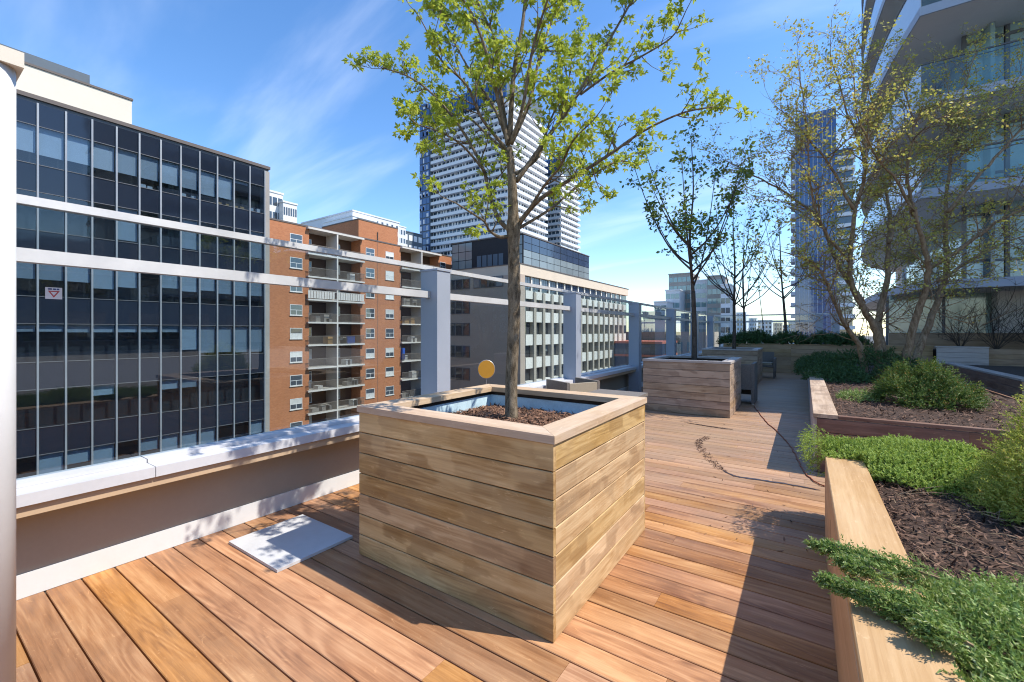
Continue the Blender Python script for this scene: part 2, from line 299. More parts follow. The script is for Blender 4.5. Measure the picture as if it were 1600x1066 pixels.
M['shaded_recess'] = plain('shaded_recess_brick', (0.11, 0.065, 0.045), 0.9)  # brick darkened: shade of the balcony slabs put into the colour
M['orange_metal'] = plain('orange_band', (0.55, 0.17, 0.10), 0.6)

# ------------------------------------------------------------------ helpers
WL = {}
def tag(o, label=None, cat=None, group=None, kind=None):
    if label: o['label'] = label
    if cat: o['category'] = cat
    if group: o['group'] = group
    if kind: o['kind'] = kind
    return o
def thing(name, loc, label, cat, group=None):
    o = bpy.data.objects.new(name, None); o.location = loc; o.empty_display_size = 0.1; col.objects.link(o); WL[o] = Vector(loc)
    return tag(o, label, cat, group)
class MB:
    def __init__(s): s.v = []; s.f = []
    def box(s, x0, x1, y0, y1, z0, z1):
        if x0 > x1: x0, x1 = x1, x0
        if y0 > y1: y0, y1 = y1, y0
        if z0 > z1: z0, z1 = z1, z0
        n = len(s.v); s.v += [(x0, y0, z0), (x1, y0, z0), (x1, y1, z0), (x0, y1, z0), (x0, y0, z1), (x1, y0, z1), (x1, y1, z1), (x0, y1, z1)]
        s.f += [(n, n + 3, n + 2, n + 1), (n + 4, n + 5, n + 6, n + 7), (n, n + 1, n + 5, n + 4), (n + 1, n + 2, n + 6, n + 5), (n + 2, n + 3, n + 7, n + 6), (n + 3, n, n + 4, n + 7)]; return s
    def poly(s, pts): n = len(s.v); s.v += [tuple(p) for p in pts]; s.f.append(tuple(range(n, n + len(pts)))); return s
    def prism(s, ring, z0, z1):
        n = len(s.v); k = len(ring)
        s.v += [(p[0], p[1], z0) for p in ring] + [(p[0], p[1], z1) for p in ring]
        s.f.append(tuple(n + i for i in reversed(range(k)))); s.f.append(tuple(n + k + i for i in range(k)))
        for i in range(k): j = (i + 1) % k; s.f.append((n + i, n + j, n + k + j, n + k + i))
        return s
    def tube(s, pts, rad, sides=8, cap=True):
        pts = [Vector(p) for p in pts]; n0 = len(s.v); k = len(pts)
        t0 = (pts[1] - pts[0]).normalized(); u = t0.orthogonal().normalized()
        for i, p in enumerate(pts):
            t = (pts[min(i + 1, k - 1)] - pts[max(i - 1, 0)])
            t = t.normalized() if t.length > 1e-9 else t0
            u = (u - t * u.dot(t)); u = u.normalized() if u.length > 1e-6 else t.orthogonal().normalized(); w_ = t.cross(u)
            r = rad[i] if isinstance(rad, (list, tuple)) else rad
            for j in range(sides): a = 2 * math.pi * j / sides; s.v.append(tuple(p + u * (r * math.cos(a)) + w_ * (r * math.sin(a))))
        for i in range(k - 1):
            for j in range(sides): a = n0 + i * sides + j; b = n0 + i * sides + (j + 1) % sides; s.f.append((a, b, b + sides, a + sides))
        if cap: s.f.append(tuple(n0 + j for j in reversed(range(sides)))); s.f.append(tuple(n0 + (k - 1) * sides + j for j in range(sides)))
        return s
    def build(s, name, mat, parent=None, smooth=False, kind=None, label=None, cat=None, group=None):
        o = WL[parent] if parent is not None else Vector((0, 0, 0))
        me = bpy.data.meshes.new(name)
        vv = [(v[0] - o.x, v[1] - o.y, v[2] - o.z) for v in s.v] if parent is not None else s.v
        me.from_pydata(vv, [], s.f); me.materials.append(M[mat] if isinstance(mat, str) else mat)
        if smooth: me.polygons.foreach_set('use_smooth', [True] * len(me.polygons))
        ob = bpy.data.objects.new(name, me); col.objects.link(ob)
        if parent is not None: ob.parent = parent
        WL[ob] = o; return tag(ob, label, cat, group, kind)
def B(x0, x1, y0, y1, z0, z1): return MB().box(x0, x1, y0, y1, z0, z1)

_plank = {}
def plank(name, c, ln, wd, th, mat, parent, rot=(0, 0, 0), bev=0.003):
    """a board: length along its own X, width along Y, thickness along Z, softened edges; centre c in the world"""
    key = (round(ln, 3), round(wd, 4), round(th, 4), mat)
    me = _plank.get(key)
    if me is None:
        a, b_, t, e = ln / 2, wd / 2, th / 2, bev
        v = []; ring = [(-b_ + e, -t), (b_ - e, -t), (b_, -t + e), (b_, t - e), (b_ - e, t), (-b_ + e, t), (-b_, t - e), (-b_, -t + e)]
        for x in (-a, a): v += [(x, y, z) for y, z in ring]
        f = [tuple(reversed(range(8))), tuple(range(8, 16))] + [(i, (i + 1) % 8, 8 + (i + 1) % 8, 8 + i) for i in range(8)]
        f = [tuple(reversed(q)) for q in f] if False else f
        me = bpy.data.meshes.new(name); me.from_pydata(v, [], f); me.materials.append(M[mat]); _plank[key] = me
    ob = bpy.data.objects.new(name, me); col.objects.link(ob)
    ob.location = Vector(c) - (WL[parent] if parent is not None else Vector()); ob.rotation_euler = rot
    if parent is not None: ob.parent = parent
    WL[ob] = Vector(c); return ob
def crspline(pts, n=5):
    pts = [Vector(p) for p in pts]; out = []
    for i in range(len(pts) - 1):
        p0 = pts[max(i - 1, 0)]; p1 = pts[i]; p2 = pts[i + 1]; p3 = pts[min(i + 2, len(pts) - 1)]
        for k in range(n):
            t = k / n; out.append(0.5 * ((2 * p1) + (p2 - p0) * t + (2 * p0 - 5 * p1 + 4 * p2 - p3) * t * t + (3 * p1 - p0 - 3 * p2 + p3) * t ** 3))
    out.append(pts[-1]); return out
def rv(): 
    while True:
        v = Vector((random.uniform(-1, 1), random.uniform(-1, 1), random.uniform(-1, 1)))
        if 0.01 < v.length < 1: return v.normalized()

# ================================================================== SETTING
tag(B(-3000, 3000, -3000, 3000, -26, -24).build('ground', 'ground'), kind='structure')
tag(B(-3.95, 40, -14, 24.5, -24, -0.06).build('podium', 'podium'), kind='structure')

# ---- deck
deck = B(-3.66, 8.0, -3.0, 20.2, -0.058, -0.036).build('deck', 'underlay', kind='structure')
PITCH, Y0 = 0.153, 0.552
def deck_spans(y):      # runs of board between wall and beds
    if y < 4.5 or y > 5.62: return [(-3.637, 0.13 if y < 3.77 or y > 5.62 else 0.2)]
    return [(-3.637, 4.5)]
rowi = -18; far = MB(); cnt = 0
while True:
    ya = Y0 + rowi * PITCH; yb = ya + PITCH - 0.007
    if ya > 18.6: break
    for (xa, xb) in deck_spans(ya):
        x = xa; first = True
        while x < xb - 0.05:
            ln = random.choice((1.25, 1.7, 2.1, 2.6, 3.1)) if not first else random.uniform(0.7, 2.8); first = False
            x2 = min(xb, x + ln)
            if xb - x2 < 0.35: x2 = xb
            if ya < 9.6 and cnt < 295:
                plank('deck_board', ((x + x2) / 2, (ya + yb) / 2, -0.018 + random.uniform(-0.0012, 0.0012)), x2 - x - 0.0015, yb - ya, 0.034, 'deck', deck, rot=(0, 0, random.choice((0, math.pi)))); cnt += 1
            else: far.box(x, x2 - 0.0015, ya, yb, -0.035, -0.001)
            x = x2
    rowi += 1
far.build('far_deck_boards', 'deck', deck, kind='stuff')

# ================================================================== PARAPET + GLASS FENCE
pw = thing('parapet_wall', (-3.66, 5, 0), 'low off-white rendered parapet wall under the glass fence along the deck edge', 'wall')
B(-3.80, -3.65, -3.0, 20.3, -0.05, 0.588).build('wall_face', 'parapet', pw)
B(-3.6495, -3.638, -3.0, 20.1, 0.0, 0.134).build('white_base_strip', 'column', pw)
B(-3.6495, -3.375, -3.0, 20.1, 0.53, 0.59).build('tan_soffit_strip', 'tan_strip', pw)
fn = thing('glass_fence', (-3.45, 5, 0), 'long glass balustrade with grey-blue square posts and double metal rails along the parapet', 'fence')
ys = [-3.46 + 3.44 * i for i in range(0, 8)]           # near edges of the posts
posts = [y for y in ys if y > 1]
for y in posts:
    p = MB().box(-3.55, -3.30, y, y + 0.21, 0.0, 2.165).build('post', 'post', fn)
    B(-3.56, -3.29, y - 0.008, y + 0.218, 2.166, 2.186).build('post_cap', 'post', p)
seg = [(-3.0, posts[0])] + [(posts[i] + 0.21, posts[i + 1]) for i in range(len(posts) - 1)]
for (a, b_) in seg:
    B(-3.47, -3.40, a + 0.002, b_ - 0.002, 1.868, 1.940).build('mid_rail', 'rail', fn)
    cut = 0.98 if a < 0 else a + (b_ - a) * 0.62
    for (p_, q_) in ((a + .002, cut - .002), (cut + .002, b_ - .002)):
        s_ = B(-3.64, -3.35, p_, q_, 0.592, 0.655).build('sill', 'sill', fn); B(-3.64, -3.50, p_ + .001, q_ - .001, 0.656, 0.678).build('sill_upstand', 'sill', s_)
    n = 2 if b_ - a > 2.5 else 1
    for k in range(n):
        ya, yb = a + (b_ - a) * k / n, a + (b_ - a) * (k + 1) / n
        B(-3.606, -3.594, ya + 0.004 - (0.10 if k == 0 else 0), yb - 0.004 + (0.10 if k == n - 1 else 0), 0.674, 2.205).build('glass_pane', 'fence_glass', fn)
for i in range(7):
    B(-3.63, -3.57, -3.0 + i * 3.32, -3.0 + (i + 1) * 3.32 - 0.004, 2.206, 2.254).build('top_rail', 'rail', fn)
# sticker on the first pane
c = atx(84, 458, -3.592); st = B(-3.5925, -3.591, c.y - 0.034, c.y + 0.034, c.z - 0.035, c.z + 0.032).build('sticker', 'white_sign', fn, label='small white warning sticker with red outlined triangle')
tri = MB(); a1 = [(c.y - 0.024, c.z + 0.012), (c.y + 0.024, c.z + 0.012), (c.y, c.z - 0.027)]; a2 = [(c.y - 0.0145, c.z + 0.0065), (c.y + 0.0145, c.z + 0.0065), (c.y, c.z - 0.0165)]
for i in range(3):
    j = (i + 1) % 3; tri.poly([(-3.590, *a1[i]), (-3.590, *a1[j]), (-3.590, *a2[j]), (-3.590, *a2[i])])
tri.build('triangle_mark', 'red_sign', st)
ink = MB()
for k, (dy, wd) in enumerate(((-0.016, 0.016), (0.003, 0.012), (0.017, 0.01))): ink.box(-3.5905, -3.5898, c.y + dy - wd / 2, c.y + dy + wd / 2, c.z + 0.018, c.z + 0.026)
ink.build('lettering', 'ink', st)
# fence across the far end
fb = thing('glass_fence', (-1.3, 20.3, 0), 'glass balustrade with thin rails crossing the far end of the terrace behind the long planter', 'fence')
for x in (-3.5, 0.35, 0.85): B(x, x + 0.24, 20.25, 20.45, 0, 2.17).build('post', 'post', fb)
for (a, b_) in ((-3.25, 0.35),):
    B(a, b_, 20.30, 20.36, 1.868, 1.94).build('mid_rail', 'rail', fb); B(a, b_ + 0.6, 20.46, 20.50, 2.15, 2.20).build('top_rail', 'rail', fb)
    for k in range(2): B(a + (b_ - a) * k / 2 + .004, a + (b_ - a) * (k + 1) / 2 - .004, 20.47, 20.482, 0.4, 2.149).build('glass_pane', 'fence_glass', fb)
B(-3.64, 1.2, 20.22, 20.6, 0.0, 0.39).build('kerb', 'parapet', fb)

# near column with cap
cc = P(38, 107, 1.7); cl = thing('white_column', (cc.x - 0.16, cc.y - 0.16, 0), 'rounded white painted column with square cap beside the glass fence', 'column')
ring = []; hw = 0.149; rr = 0.07
for qx, qy, a0 in ((1, 1, 0), (-1, 1, 90), (-1, -1, 180), (1, -1, 270)):
    for k in range(7): a = R(a0 + k * 15); ring.append((cc.x - 0.16 + qx * (hw - rr) + rr * math.cos(a), cc.y - 0.16 + qy * (hw - rr) + rr * math.sin(a)))
o = MB().prism(ring, 0.0, cc.z).build('shaft', 'column', cl, smooth=False)
for p_ in o.data.polygons: p_.use_smooth = len(p_.vertices) == 4
B(cc.x - 0.32, cc.x, cc.y - 0.32, cc.y, cc.z + 0.001, cc.z + 0.06).build('cap', 'cream', cl)

# ================================================================== PLANTERS
def chips(mb, area, n, z, size=(0.02, 0.07), rise=0.02, inside=None, hill=None):
    x0, x1, y0, y1 = area
    for _ in range(n):
        x, y = random.uniform(x0, x1), random.uniform(y0, y1)
        if inside and not inside(x, y): continue
        zz = z + (hill(x, y) if hill else 0) + random.uniform(0, rise)
        l = random.uniform(*size) / 2; w_ = l * random.uniform(0.12, 0.3); d = rv(); d.z *= 0.35; d.normalize(); s = d.cross(Vector((random.uniform(-.4, .4), random.uniform(-.4, .4), 1))).normalized(); c_ = Vector((x, y, zz)); up = d.cross(s) * 0.004
        mb.poly([c_ - d * l - s * w_ * .6, c_ + up - s * w_, c_ + d * l, c_ + up + s * w_])
def planter(x0, x1, y0, y1, h, mat, capmat, label, soilz, nchips, group=None):
    t = thing('tree_planter', ((x0 + x1) / 2, (y0 + y1) / 2, 0), label, 'planter', group)
    ct = 0.04; nb = 7; bp = (h - ct) / nb; th = 0.025
    core = MB()
    core.box(x0 + 0.026, x1 - 0.026, y0 + 0.026, y1 - 0.026, 0.0, soilz - 0.06)
    for a in ((x0 + .026, x0 + .10, y0 + .026, y1 - .026), (x1 - .10, x1 - .026, y0 + .026, y1 - .026), (x0 + .10, x1 - .10, y0 + .026, y0 + .10), (x0 + .10, x1 - .10, y1 - .10, y1 - .026)): core.box(*a, soilz - 0.06, h - ct - 0.004)
    core.build('core', 'dark_core', t)  # unseen dark filler, added to stop light leaking between the boards
    for i in range(nb):
        z = bp * (i + 0.5)
        plank('side_board', ((x0 + x1) / 2, y0 + th / 2, z), x1 - x0, bp - 0.0055, th, mat, t, rot=(R(90), 0, 0))
        plank('side_board', ((x0 + x1) / 2, y1 - th / 2, z), x1 - x0, bp - 0.0055, th, mat, t, rot=(R(90), 0, math.pi))
        for x in (x0 + th / 2, x1 - th / 2): plank('side_board', (x, (y0 + y1) / 2, z), y1 - y0 - 2 * th - .002, bp - 0.0055, th, mat, t, rot=(R(90), 0, R(90)))
    o = 0.012; cw = 0.16; X0, X1, Y0_, Y1 = x0 - o, x1 + o, y0 - o, y1 + o
    outer = [(X0, Y0_), (X1, Y0_), (X1, Y1), (X0, Y1)]; inner = [(X0 + cw, Y0_ + cw), (X1 - cw, Y0_ + cw), (X1 - cw, Y1 - cw), (X0 + cw, Y1 - cw)]
    for i in range(4):
        j = (i + 1) % 4; g = 0.0012
        a, b_, c_, d_ = [Vector((*p, 0)) for p in (outer[i], outer[j], inner[j], inner[i])]
        e = (b_ - a).normalized() * g
        ring = [a + e, b_ - e, c_ - e, d_ + e]
        mid = (a + b_ + c_ + d_) / 4; ang = math.atan2((b_ - a).y, (b_ - a).x)
        mm = MB().prism([(Matrix.Rotation(-ang, 2) @ Vector((p.x - mid.x, p.y - mid.y))) for p in ring], -ct / 2, ct / 2)
        ob = mm.build('cap_board', capmat); ob.parent = t; ob.location = Vector((mid.x, mid.y, h - ct / 2)) - WL[t]; ob.rotation_euler = (0, 0, ang)
    li = MB()
    for a in ((x0 + .10, x0 + .115, y0 + .10, y1 - .10), (x1 - .115, x1 - .10, y0 + .10, y1 - .10), (x0 + .115, x1 - .115, y0 + .10, y0 + .115), (x0 + .115, x1 - .115, y1 - .115, y1 - .10)): li.box(*a, soilz - 0.05, h - 0.075)
    li.build('liner', 'liner' if nchips > 500 else 'dark_core', t)
    so = MB(); nx = 14; g = []
    for i in range(nx + 1):
        for j in range(nx + 1): g.append((x0 + .116 + (x1 - x0 - .232) * i / nx, y0 + .116 + (y1 - y0 - .232) * j / nx, soilz + random.uniform(-.012, .012) + 0.03 * math.exp(-(((i - 7) / 4) ** 2 + ((j - 7) / 4) ** 2))))
    so.v = g; so.f = [(i * (nx + 1) + j, (i + 1) * (nx + 1) + j, (i + 1) * (nx + 1) + j + 1, i * (nx + 1) + j + 1) for i in range(nx) for j in range(nx)]
    so.build('soil', 'soil', t, kind='stuff')
    ch = MB(); chips(ch, (x0 + .13, x1 - .13, y0 + .13, y1 - .13), nchips, soilz, hill=lambda x, y: 0.035 * math.exp(-(((x - (x0 + x1) / 2) ** 2 + (y - (y0 + y1) / 2) ** 2) / 0.18)))
    ch.build('mulch', 'mulch', t, kind='stuff'); return t
planter(-2.48, -0.998, 1.826, 3.265, 1.0, 'planter', 'planter_cap', 'tan square wooden planter with pale blue liner holding the lime-leaved tree', 0.83, 5000)
planter(-2.565, -1.065, 8.27, 9.87, 0.975, 'planter_grey', 'cap_grey', 'weathered wooden planter box next to the woven chair seen from its back', 0.85, 300)
planter(-2.56, -1.10, 14.0, 15.75, 0.985, 'planter_grey', 'cap_grey', 'greyish wooden planter box next to the chair facing along the deck', 0.86, 150)

# ================================================================== RAISED BEDS
def soilsheet(name, area, z, parent, nx=20, ny=20, amp=0.02, mat='soil'):
    x0, x1, y0, y1 = area; m = MB()
    m.v = [(x0 + (x1 - x0) * i / nx, y0 + (y1 - y0) * j / ny, z + random.uniform(-amp, amp)) for i in range(nx + 1) for j in range(ny + 1)]
    m.f = [(i * (ny + 1) + j, (i + 1) * (ny + 1) + j, (i + 1) * (ny + 1) + j + 1, i * (ny + 1) + j + 1) for i in range(nx) for j in range(ny)]
    return m.build(name, mat, parent, kind='stuff')
# near bed
bA = thing('raised_bed', (1.0, 1.6, 0), 'raised bed with a smooth honey-coloured bench edge and dark bark mulch', 'planter')
plank('bench_top', (0.228, 1.27, 0.60), 5.0, 0.216, 0.04, 'beam', bA, rot=(0, 0, R(90)), bev=0.004)
plank('bench_face', (0.137, 1.27, 0.287), 5.0, 0.574, 0.034, 'beam', bA, rot=(R(90), 0, R(90)))
plank('end_face', (0.245, 3.752, 0.287), 0.18, 0.574, 0.034, 'beam', bA, rot=(R(90), 0, 0))
MB().box(0.1195, 0.121, 3.0, 3.012, 0.30, 0.44).build('split', 'dark_core', bA)
B(0.156, 0.32, -1.2, 3.73, 0.0, 0.576).build('bench_core', 'dark_core', bA)
B(0.33, 2.4, -1.2, 4.24, 0.0, 0.48).build('bed_core', 'dark_core', bA)
B(0.16, 2.4, 3.78, 4.24, 0.0, 0.47).build('corner_core', 'dark_core', bA)
plank('rear_cap', (1.3, 4.31, 0.605), 2.2, 0.13, 0.035, 'planter_cap', bA)
for i in range(4): plank('rear_board', (1.28, 4.30, 0.07 + 0.14 * i), 2.24, 0.136, 0.03, 'red_wood', bA, rot=(R(90), 0, 0))
for i in range(3): plank('side_board', (0.15, 4.03, 0.07 + 0.14 * i), 0.46, 0.136, 0.03, 'planter', bA, rot=(R(90), 0, R(90)))
soilsheet('soil', (0.325, 2.4, -1.2, 4.24), 0.535, bA)
ch = MB(); chips(ch, (0.34, 1.7, 0.6, 4.2), 15000, 0.545, (0.012, 0.06), 0.028); ch.build('mulch', 'mulch_dark', bA, kind='stuff')
# middle bed
bB = thing('raised_bed', (1.2, 10, 0), 'long raised bed of reddish boards holding the many-stemmed tree', 'planter')
for i in range(4):
    z = 0.073 + 0.144 * i
    for (a, b_) in ((0.11, 0.95 + 0.3 * (i % 2)), (0.95 + 0.3 * (i % 2), 2.4)): plank('front_board', ((a + b_) / 2, 5.645, z), b_ - a - 0.002, 0.139, 0.03, 'red_wood', bB, rot=(R(90), 0, 0))
    for k in range(3): plank('side_board', (0.095, 5.66 + 4 * (k + .5), z), 3.996, 0.139, 0.03, 'cap_grey', bB, rot=(R(90), 0, R(90)))
plank('front_cap', (1.345, 5.665, 0.600), 2.1, 0.07, 0.035, 'red_wood', bB)
for k in range(3): plank('side_cap', (0.185, 5.63 + 4.02 * (k + .5), 0.603), 4.015, 0.215, 0.04, 'planter_grey', bB, rot=(0, 0, R(90)))
B(0.115, 2.38, 5.665, 17.66, 0.0, 0.50).build('bed_core', 'dark_core', bB)
for i in range(4): plank('side_board', (2.40, 11.66, 0.073 + 0.144 * i), 12, 0.139, 0.03, 'red_wood', bB, rot=(R(90), 0, R(90)))
soilsheet('soil', (0.29, 2.38, 5.70, 17.6), 0.55, bB, 12, 50)
ch = MB(); chips(ch, (0.30, 2.3, 5.72, 11.5), 8000, 0.56, (0.02, 0.08), 0.03); ch.build('mulch', 'mulch_dark', bB, kind='stuff')
# far right bed
bC = thing('raised_bed', (4.2, 14, 0), 'dark brown boarded raised bed with a plain cap under the balconies', 'planter')
for i in range(4):
    plank('side_board', (3.31, 14.6, 0.073 + 0.144 * i), 5.6, 0.139, 0.03, 'red_wood', bC, rot=(R(90), 0, R(90)))
    plank('front_board', (4.4, 11.79, 0.073 + 0.144 * i), 2.2, 0.139, 0.03, 'beam', bC, rot=(R(90), 0, 0))
plank('side_cap', (3.40, 14.6, 0.603), 5.64, 0.22, 0.04, 'cap_grey', bC, rot=(0, 0, R(90)))
B(3.33, 5.5, 11.82, 17.4, 0, 0.55).build('bed_core', 'dark_core', bC)
# long planter across the end
bD = thing('long_planter', (0.6, 18.9, 0), 'long brown boarded planter crossing the far end of the deck', 'planter')
for i in range(7):
    z = 0.073 + 0.144 * i
    if z < 1.0:
        for (a, b_) in ((-2.6, -0.4), (-0.4, 1.6), (1.6, 3.3)): plank('front_board', ((a + b_) / 2, 18.4, z), b_ - a - .004, 0.139, 0.03, 'olive_wood', bD, rot=(R(90), 0, 0))
plank('front_cap', (0.35, 18.48, 1.03), 5.9, 0.2, 0.04, 'olive_wood', bD)
B(-2.6, 3.3, 18.42, 19.5, 0, 0.98).build('bed_core', 'dark_core', bD)
bE = thing('long_planter', (4, 18.6, 0), 'grey weathered boarded planter below the tower balcony', 'planter')
for i in range(7):
    z = 0.073 + 0.144 * i
    plank('front_board', (3.88, 18.15, z), 1.1, 0.139, 0.03, 'cap_grey', bE, rot=(R(90), 0, 0)); plank('front_board', (5.2, 18.45, z - 0.03), 1.5, 0.139, 0.03, 'olive_wood', bE, rot=(R(90), 0, 0))
plank('front_cap', (3.88, 18.22, 1.03), 1.12, 0.2, 0.04, 'cap_grey', bE)
B(3.34, 6.5, 18.47, 19.4, 0, 0.93).build('bed_core', 'dark_core', bE)

# ================================================================== PLANTS
def leaf_cluster(mb, c, n, size, spread, lobes=3, droop=0.25):
    for _ in range(n):
        d = rv(); d.z = d.z * 0.7 - droop * 0.3; d.normalize()
        p = c + d * random.uniform(0.2, 1) * spread
        nrm = (rv() + Vector((0, 0, 0.9))).normalized(); a = nrm.cross(d); a = a.normalized() if a.length > 1e-3 else nrm.orthogonal().normalized(); dd = a.cross(nrm)
        s = size * random.uniform(0.55, 1.2)
        if lobes == 1:
            mb.poly([p, p + dd * s * .5 + a * s * .32, p + dd * s, p + dd * s * .5 - a * s * .32]); continue
        n0 = len(mb.v); tips = ((-0.9, 0.75), (0, 1.0), (0.9, 0.75)) if lobes == 3 else ((0, 1),)
        mb.v.append(tuple(p)); 
        for ang, ln in tips:
            e = dd * math.cos(ang) + a * math.sin(ang); q = a * math.cos(ang) - dd * math.sin(ang); k = len(mb.v)
            mb.v += [tuple(p + e * s * ln * .5 - q * s * .2 + nrm * s * .06), tuple(p + e * s * ln - nrm * s * .08), tuple(p + e * s * ln * .5 + q * s * .2 + nrm * s * .06)]
            mb.f.append((n0, k, k + 1, k + 2))
class Tree:
    def __init__(s): s.w = MB(); s.l = MB(); s.limbs = []
    def limb(s, pts, r0, r1, sides=7, n=5, wob=0.0, reg=True):
        q = crspline(pts, n)
        if wob: q = [q[0]] + [p + rv() * wob for p in q[1:]]
        k = len(q); rad = [r0 + (r1 - r0) * (i / (k - 1)) ** 0.8 for i in range(k)]
        s.w.tube(q, rad, sides)
        if reg: s.limbs.append((q, rad))
        return q
    def twig(s, p, d, ln, r, depth, leaf, gravity=-0.0, kids=2, sides=4):
        n = 4; q = [p]; dd = d.normalized()
        for i in range(n): dd = (dd + rv() * 0.22 + Vector((0, 0, gravity + 0.06))).normalized(); q.append(q[-1] + dd * ln / n)
        s.w.tube(q, [r * (1 - 0.75 * i / n) for i in range(n + 1)], sides, cap=False)
        leaf(s, q, depth)
        if depth > 0:
            for _ in range(kids):
                k = random.randint(1, n); base = q[k]; nd = (dd + rv() * 0.85).normalized()
                s.twig(base, nd, ln * random.uniform(0.45, 0.75), r * 0.62, depth - 1, leaf, gravity, kids, 3)
    def sprout(s, count, t0, ln, r, depth, leaf, out=0.8, up=0.35, kids=2, gravity=0.0, only=None):
        for li, (q, rad) in enumerate(s.limbs):
            if only is not None and li not in only: continue
            L_ = sum((q[i + 1] - q[i]).length for i in range(len(q) - 1)); n = max(1, int(count * L_ * (1 - t0)))
            for _ in range(n):
                t = random.uniform(t0, 1) ** 0.9; i = min(len(q) - 2, int(t * (len(q) - 1))); p = q[i].lerp(q[i + 1], random.random())
                tan = (q[i + 1] - q[i]).normalized(); d = (tan * 0.55 + rv() * out + Vector((0, 0, up))).normalized()
                s.twig(p, d, ln * random.uniform(0.55, 1.25) * (1.1 - 0.45 * t), min(r, rad[i] * 0.6), depth, leaf, gravity, kids)
            s_end = q[-1]; s.twig(s_end, q[-1] - q[-2], ln * 0.7, min(r, rad[-1]), depth, leaf, gravity, kids)
    def build(s, name, loc, label, bark, leafm, group=None):
        t = thing(name, loc, label, 'tree', group)
        s.w.build('trunk', bark, t, smooth=True); s.l.build('crown', leafm, t); return t

# ---- the lime-leaved tree of the near planter: main limbs follow the photograph, spread in depth round its own trunk
D0 = 3.17; K = 0.394
def tp(x, y, dd=0): return P(560 + K * x, K * y, D0 + dd)
T = Tree()
base = Vector((-1.765, 2.60, 0.80))
trunk = [base, P(799, 600, D0), P(803, 500, D0), P(803, 420, D0), tp(615, 930), tp(614, 830), tp(608, 700), tp(598, 590, 0.0)]
q = crspline(trunk, 6); rad = []
for i in range(len(q)):
    t = i / (len(q) - 1); r = 0.046 - 0.006 * t if t < 0.62 else 0.0425 - 0.017 * (t - 0.62) / 0.38
    r += 0.010 * math.exp(-((t - 0.60) / 0.05) ** 2) + 0.012 * math.exp(-(t / 0.05) ** 2) + 0.007 * math.exp(-((t - 0.355) / 0.012) ** 2); rad.append(r)
T.w.tube(q, rad, 14)
def limbs(lst):
    for pts, e, r0, r1 in lst:
        n = len(pts); T.limb([tp(x, y, e * (i / (n - 1)) ** 1.2) for i, (x, y) in enumerate(pts)], r0 * 0.72, r1 * 0.75, 7)
limbs([
 ([(605, 935), (560, 940), (520, 915), (500, 880), (440, 840), (385, 805)], -0.30, 0.020, 0.006),
 ([(604, 915), (556, 870), (520, 770), (490, 660), (400, 500), (290, 370), (190, 300), (95, 270)], 0.15, 0.027, 0.006),
 ([(500, 680), (420, 585), (340, 530), (250, 500)], -0.35, 0.014, 0.005),
 ([(592, 605), (520, 545), (440, 470), (350, 450), (255, 465)], 0.55, 0.018, 0.005),
 ([(590, 595), (490, 470), (430, 340), (330, 240), (265, 110)], -0.45, 0.020, 0.005),
 ([(594, 575), (555, 400), (505, 200), (450, 60), (380, -60)], -0.25, 0.026, 0.007),
 ([(594, 560), (560, 330), (545, 170), (480, 20), (450, -110)], 0.5, 0.024, 0.006),
 ([(600, 560), (615, 300), (650, 100), (665, -40), (680, -160)], 0.1, 0.030, 0.009),
 ([(602, 570), (650, 430), (690, 200), (740, 30), (790, -110)], -0.5, 0.024, 0.006),
 ([(606, 570), (680, 400), (725, 200), (800, 0), (850, -110)], 0.35, 0.024, 0.006),
 ([(625, 720), (740, 560), (840, 420), (960, 220), (1075, 20), (1130, -80)], 0.2, 0.028, 0.007),
 ([(880, 375), (1000, 290), (1120, 225), (1240, 150), (1285, 75)], -0.25, 0.014, 0.005),
 ([(640, 880), (720, 790), (860, 700), (1000, 610), (1130, 520), (1280, 450), (1400, 425)], -0.2, 0.028, 0.006),
 ([(640, 890), (735, 740), (800, 660), (850, 560), (930, 480)], -0.65, 0.018, 0.005),
 ([(638, 905), (760, 830), (880, 730), (1000, 650), (1060, 640)], 0.5, 0.018, 0.005),
 ([(625, 690), (715, 620), (760, 480), (830, 330), (850, 180)], 0.7, 0.020, 0.005),
 ([(600, 590), (540, 430), (430, 260), (330, 60), (300, -40)], 0.8, 0.020, 0.005),
])
def lf(t, q, d):
    for k in (2, 3, 4):
        if d == 0 or k == 4: leaf_cluster(t.l, q[k], random.randint(4, 8), 0.039, 0.045)
random.seed(11)
T.sprout(12.0, 0.18, 0.27, 0.006, 1, lf, out=0.75, up=0.25, kids=2)
T.build('young_tree', base, 'young tree with bright lime-green leaves growing from the tan planter', 'bark', 'leaf_lime')

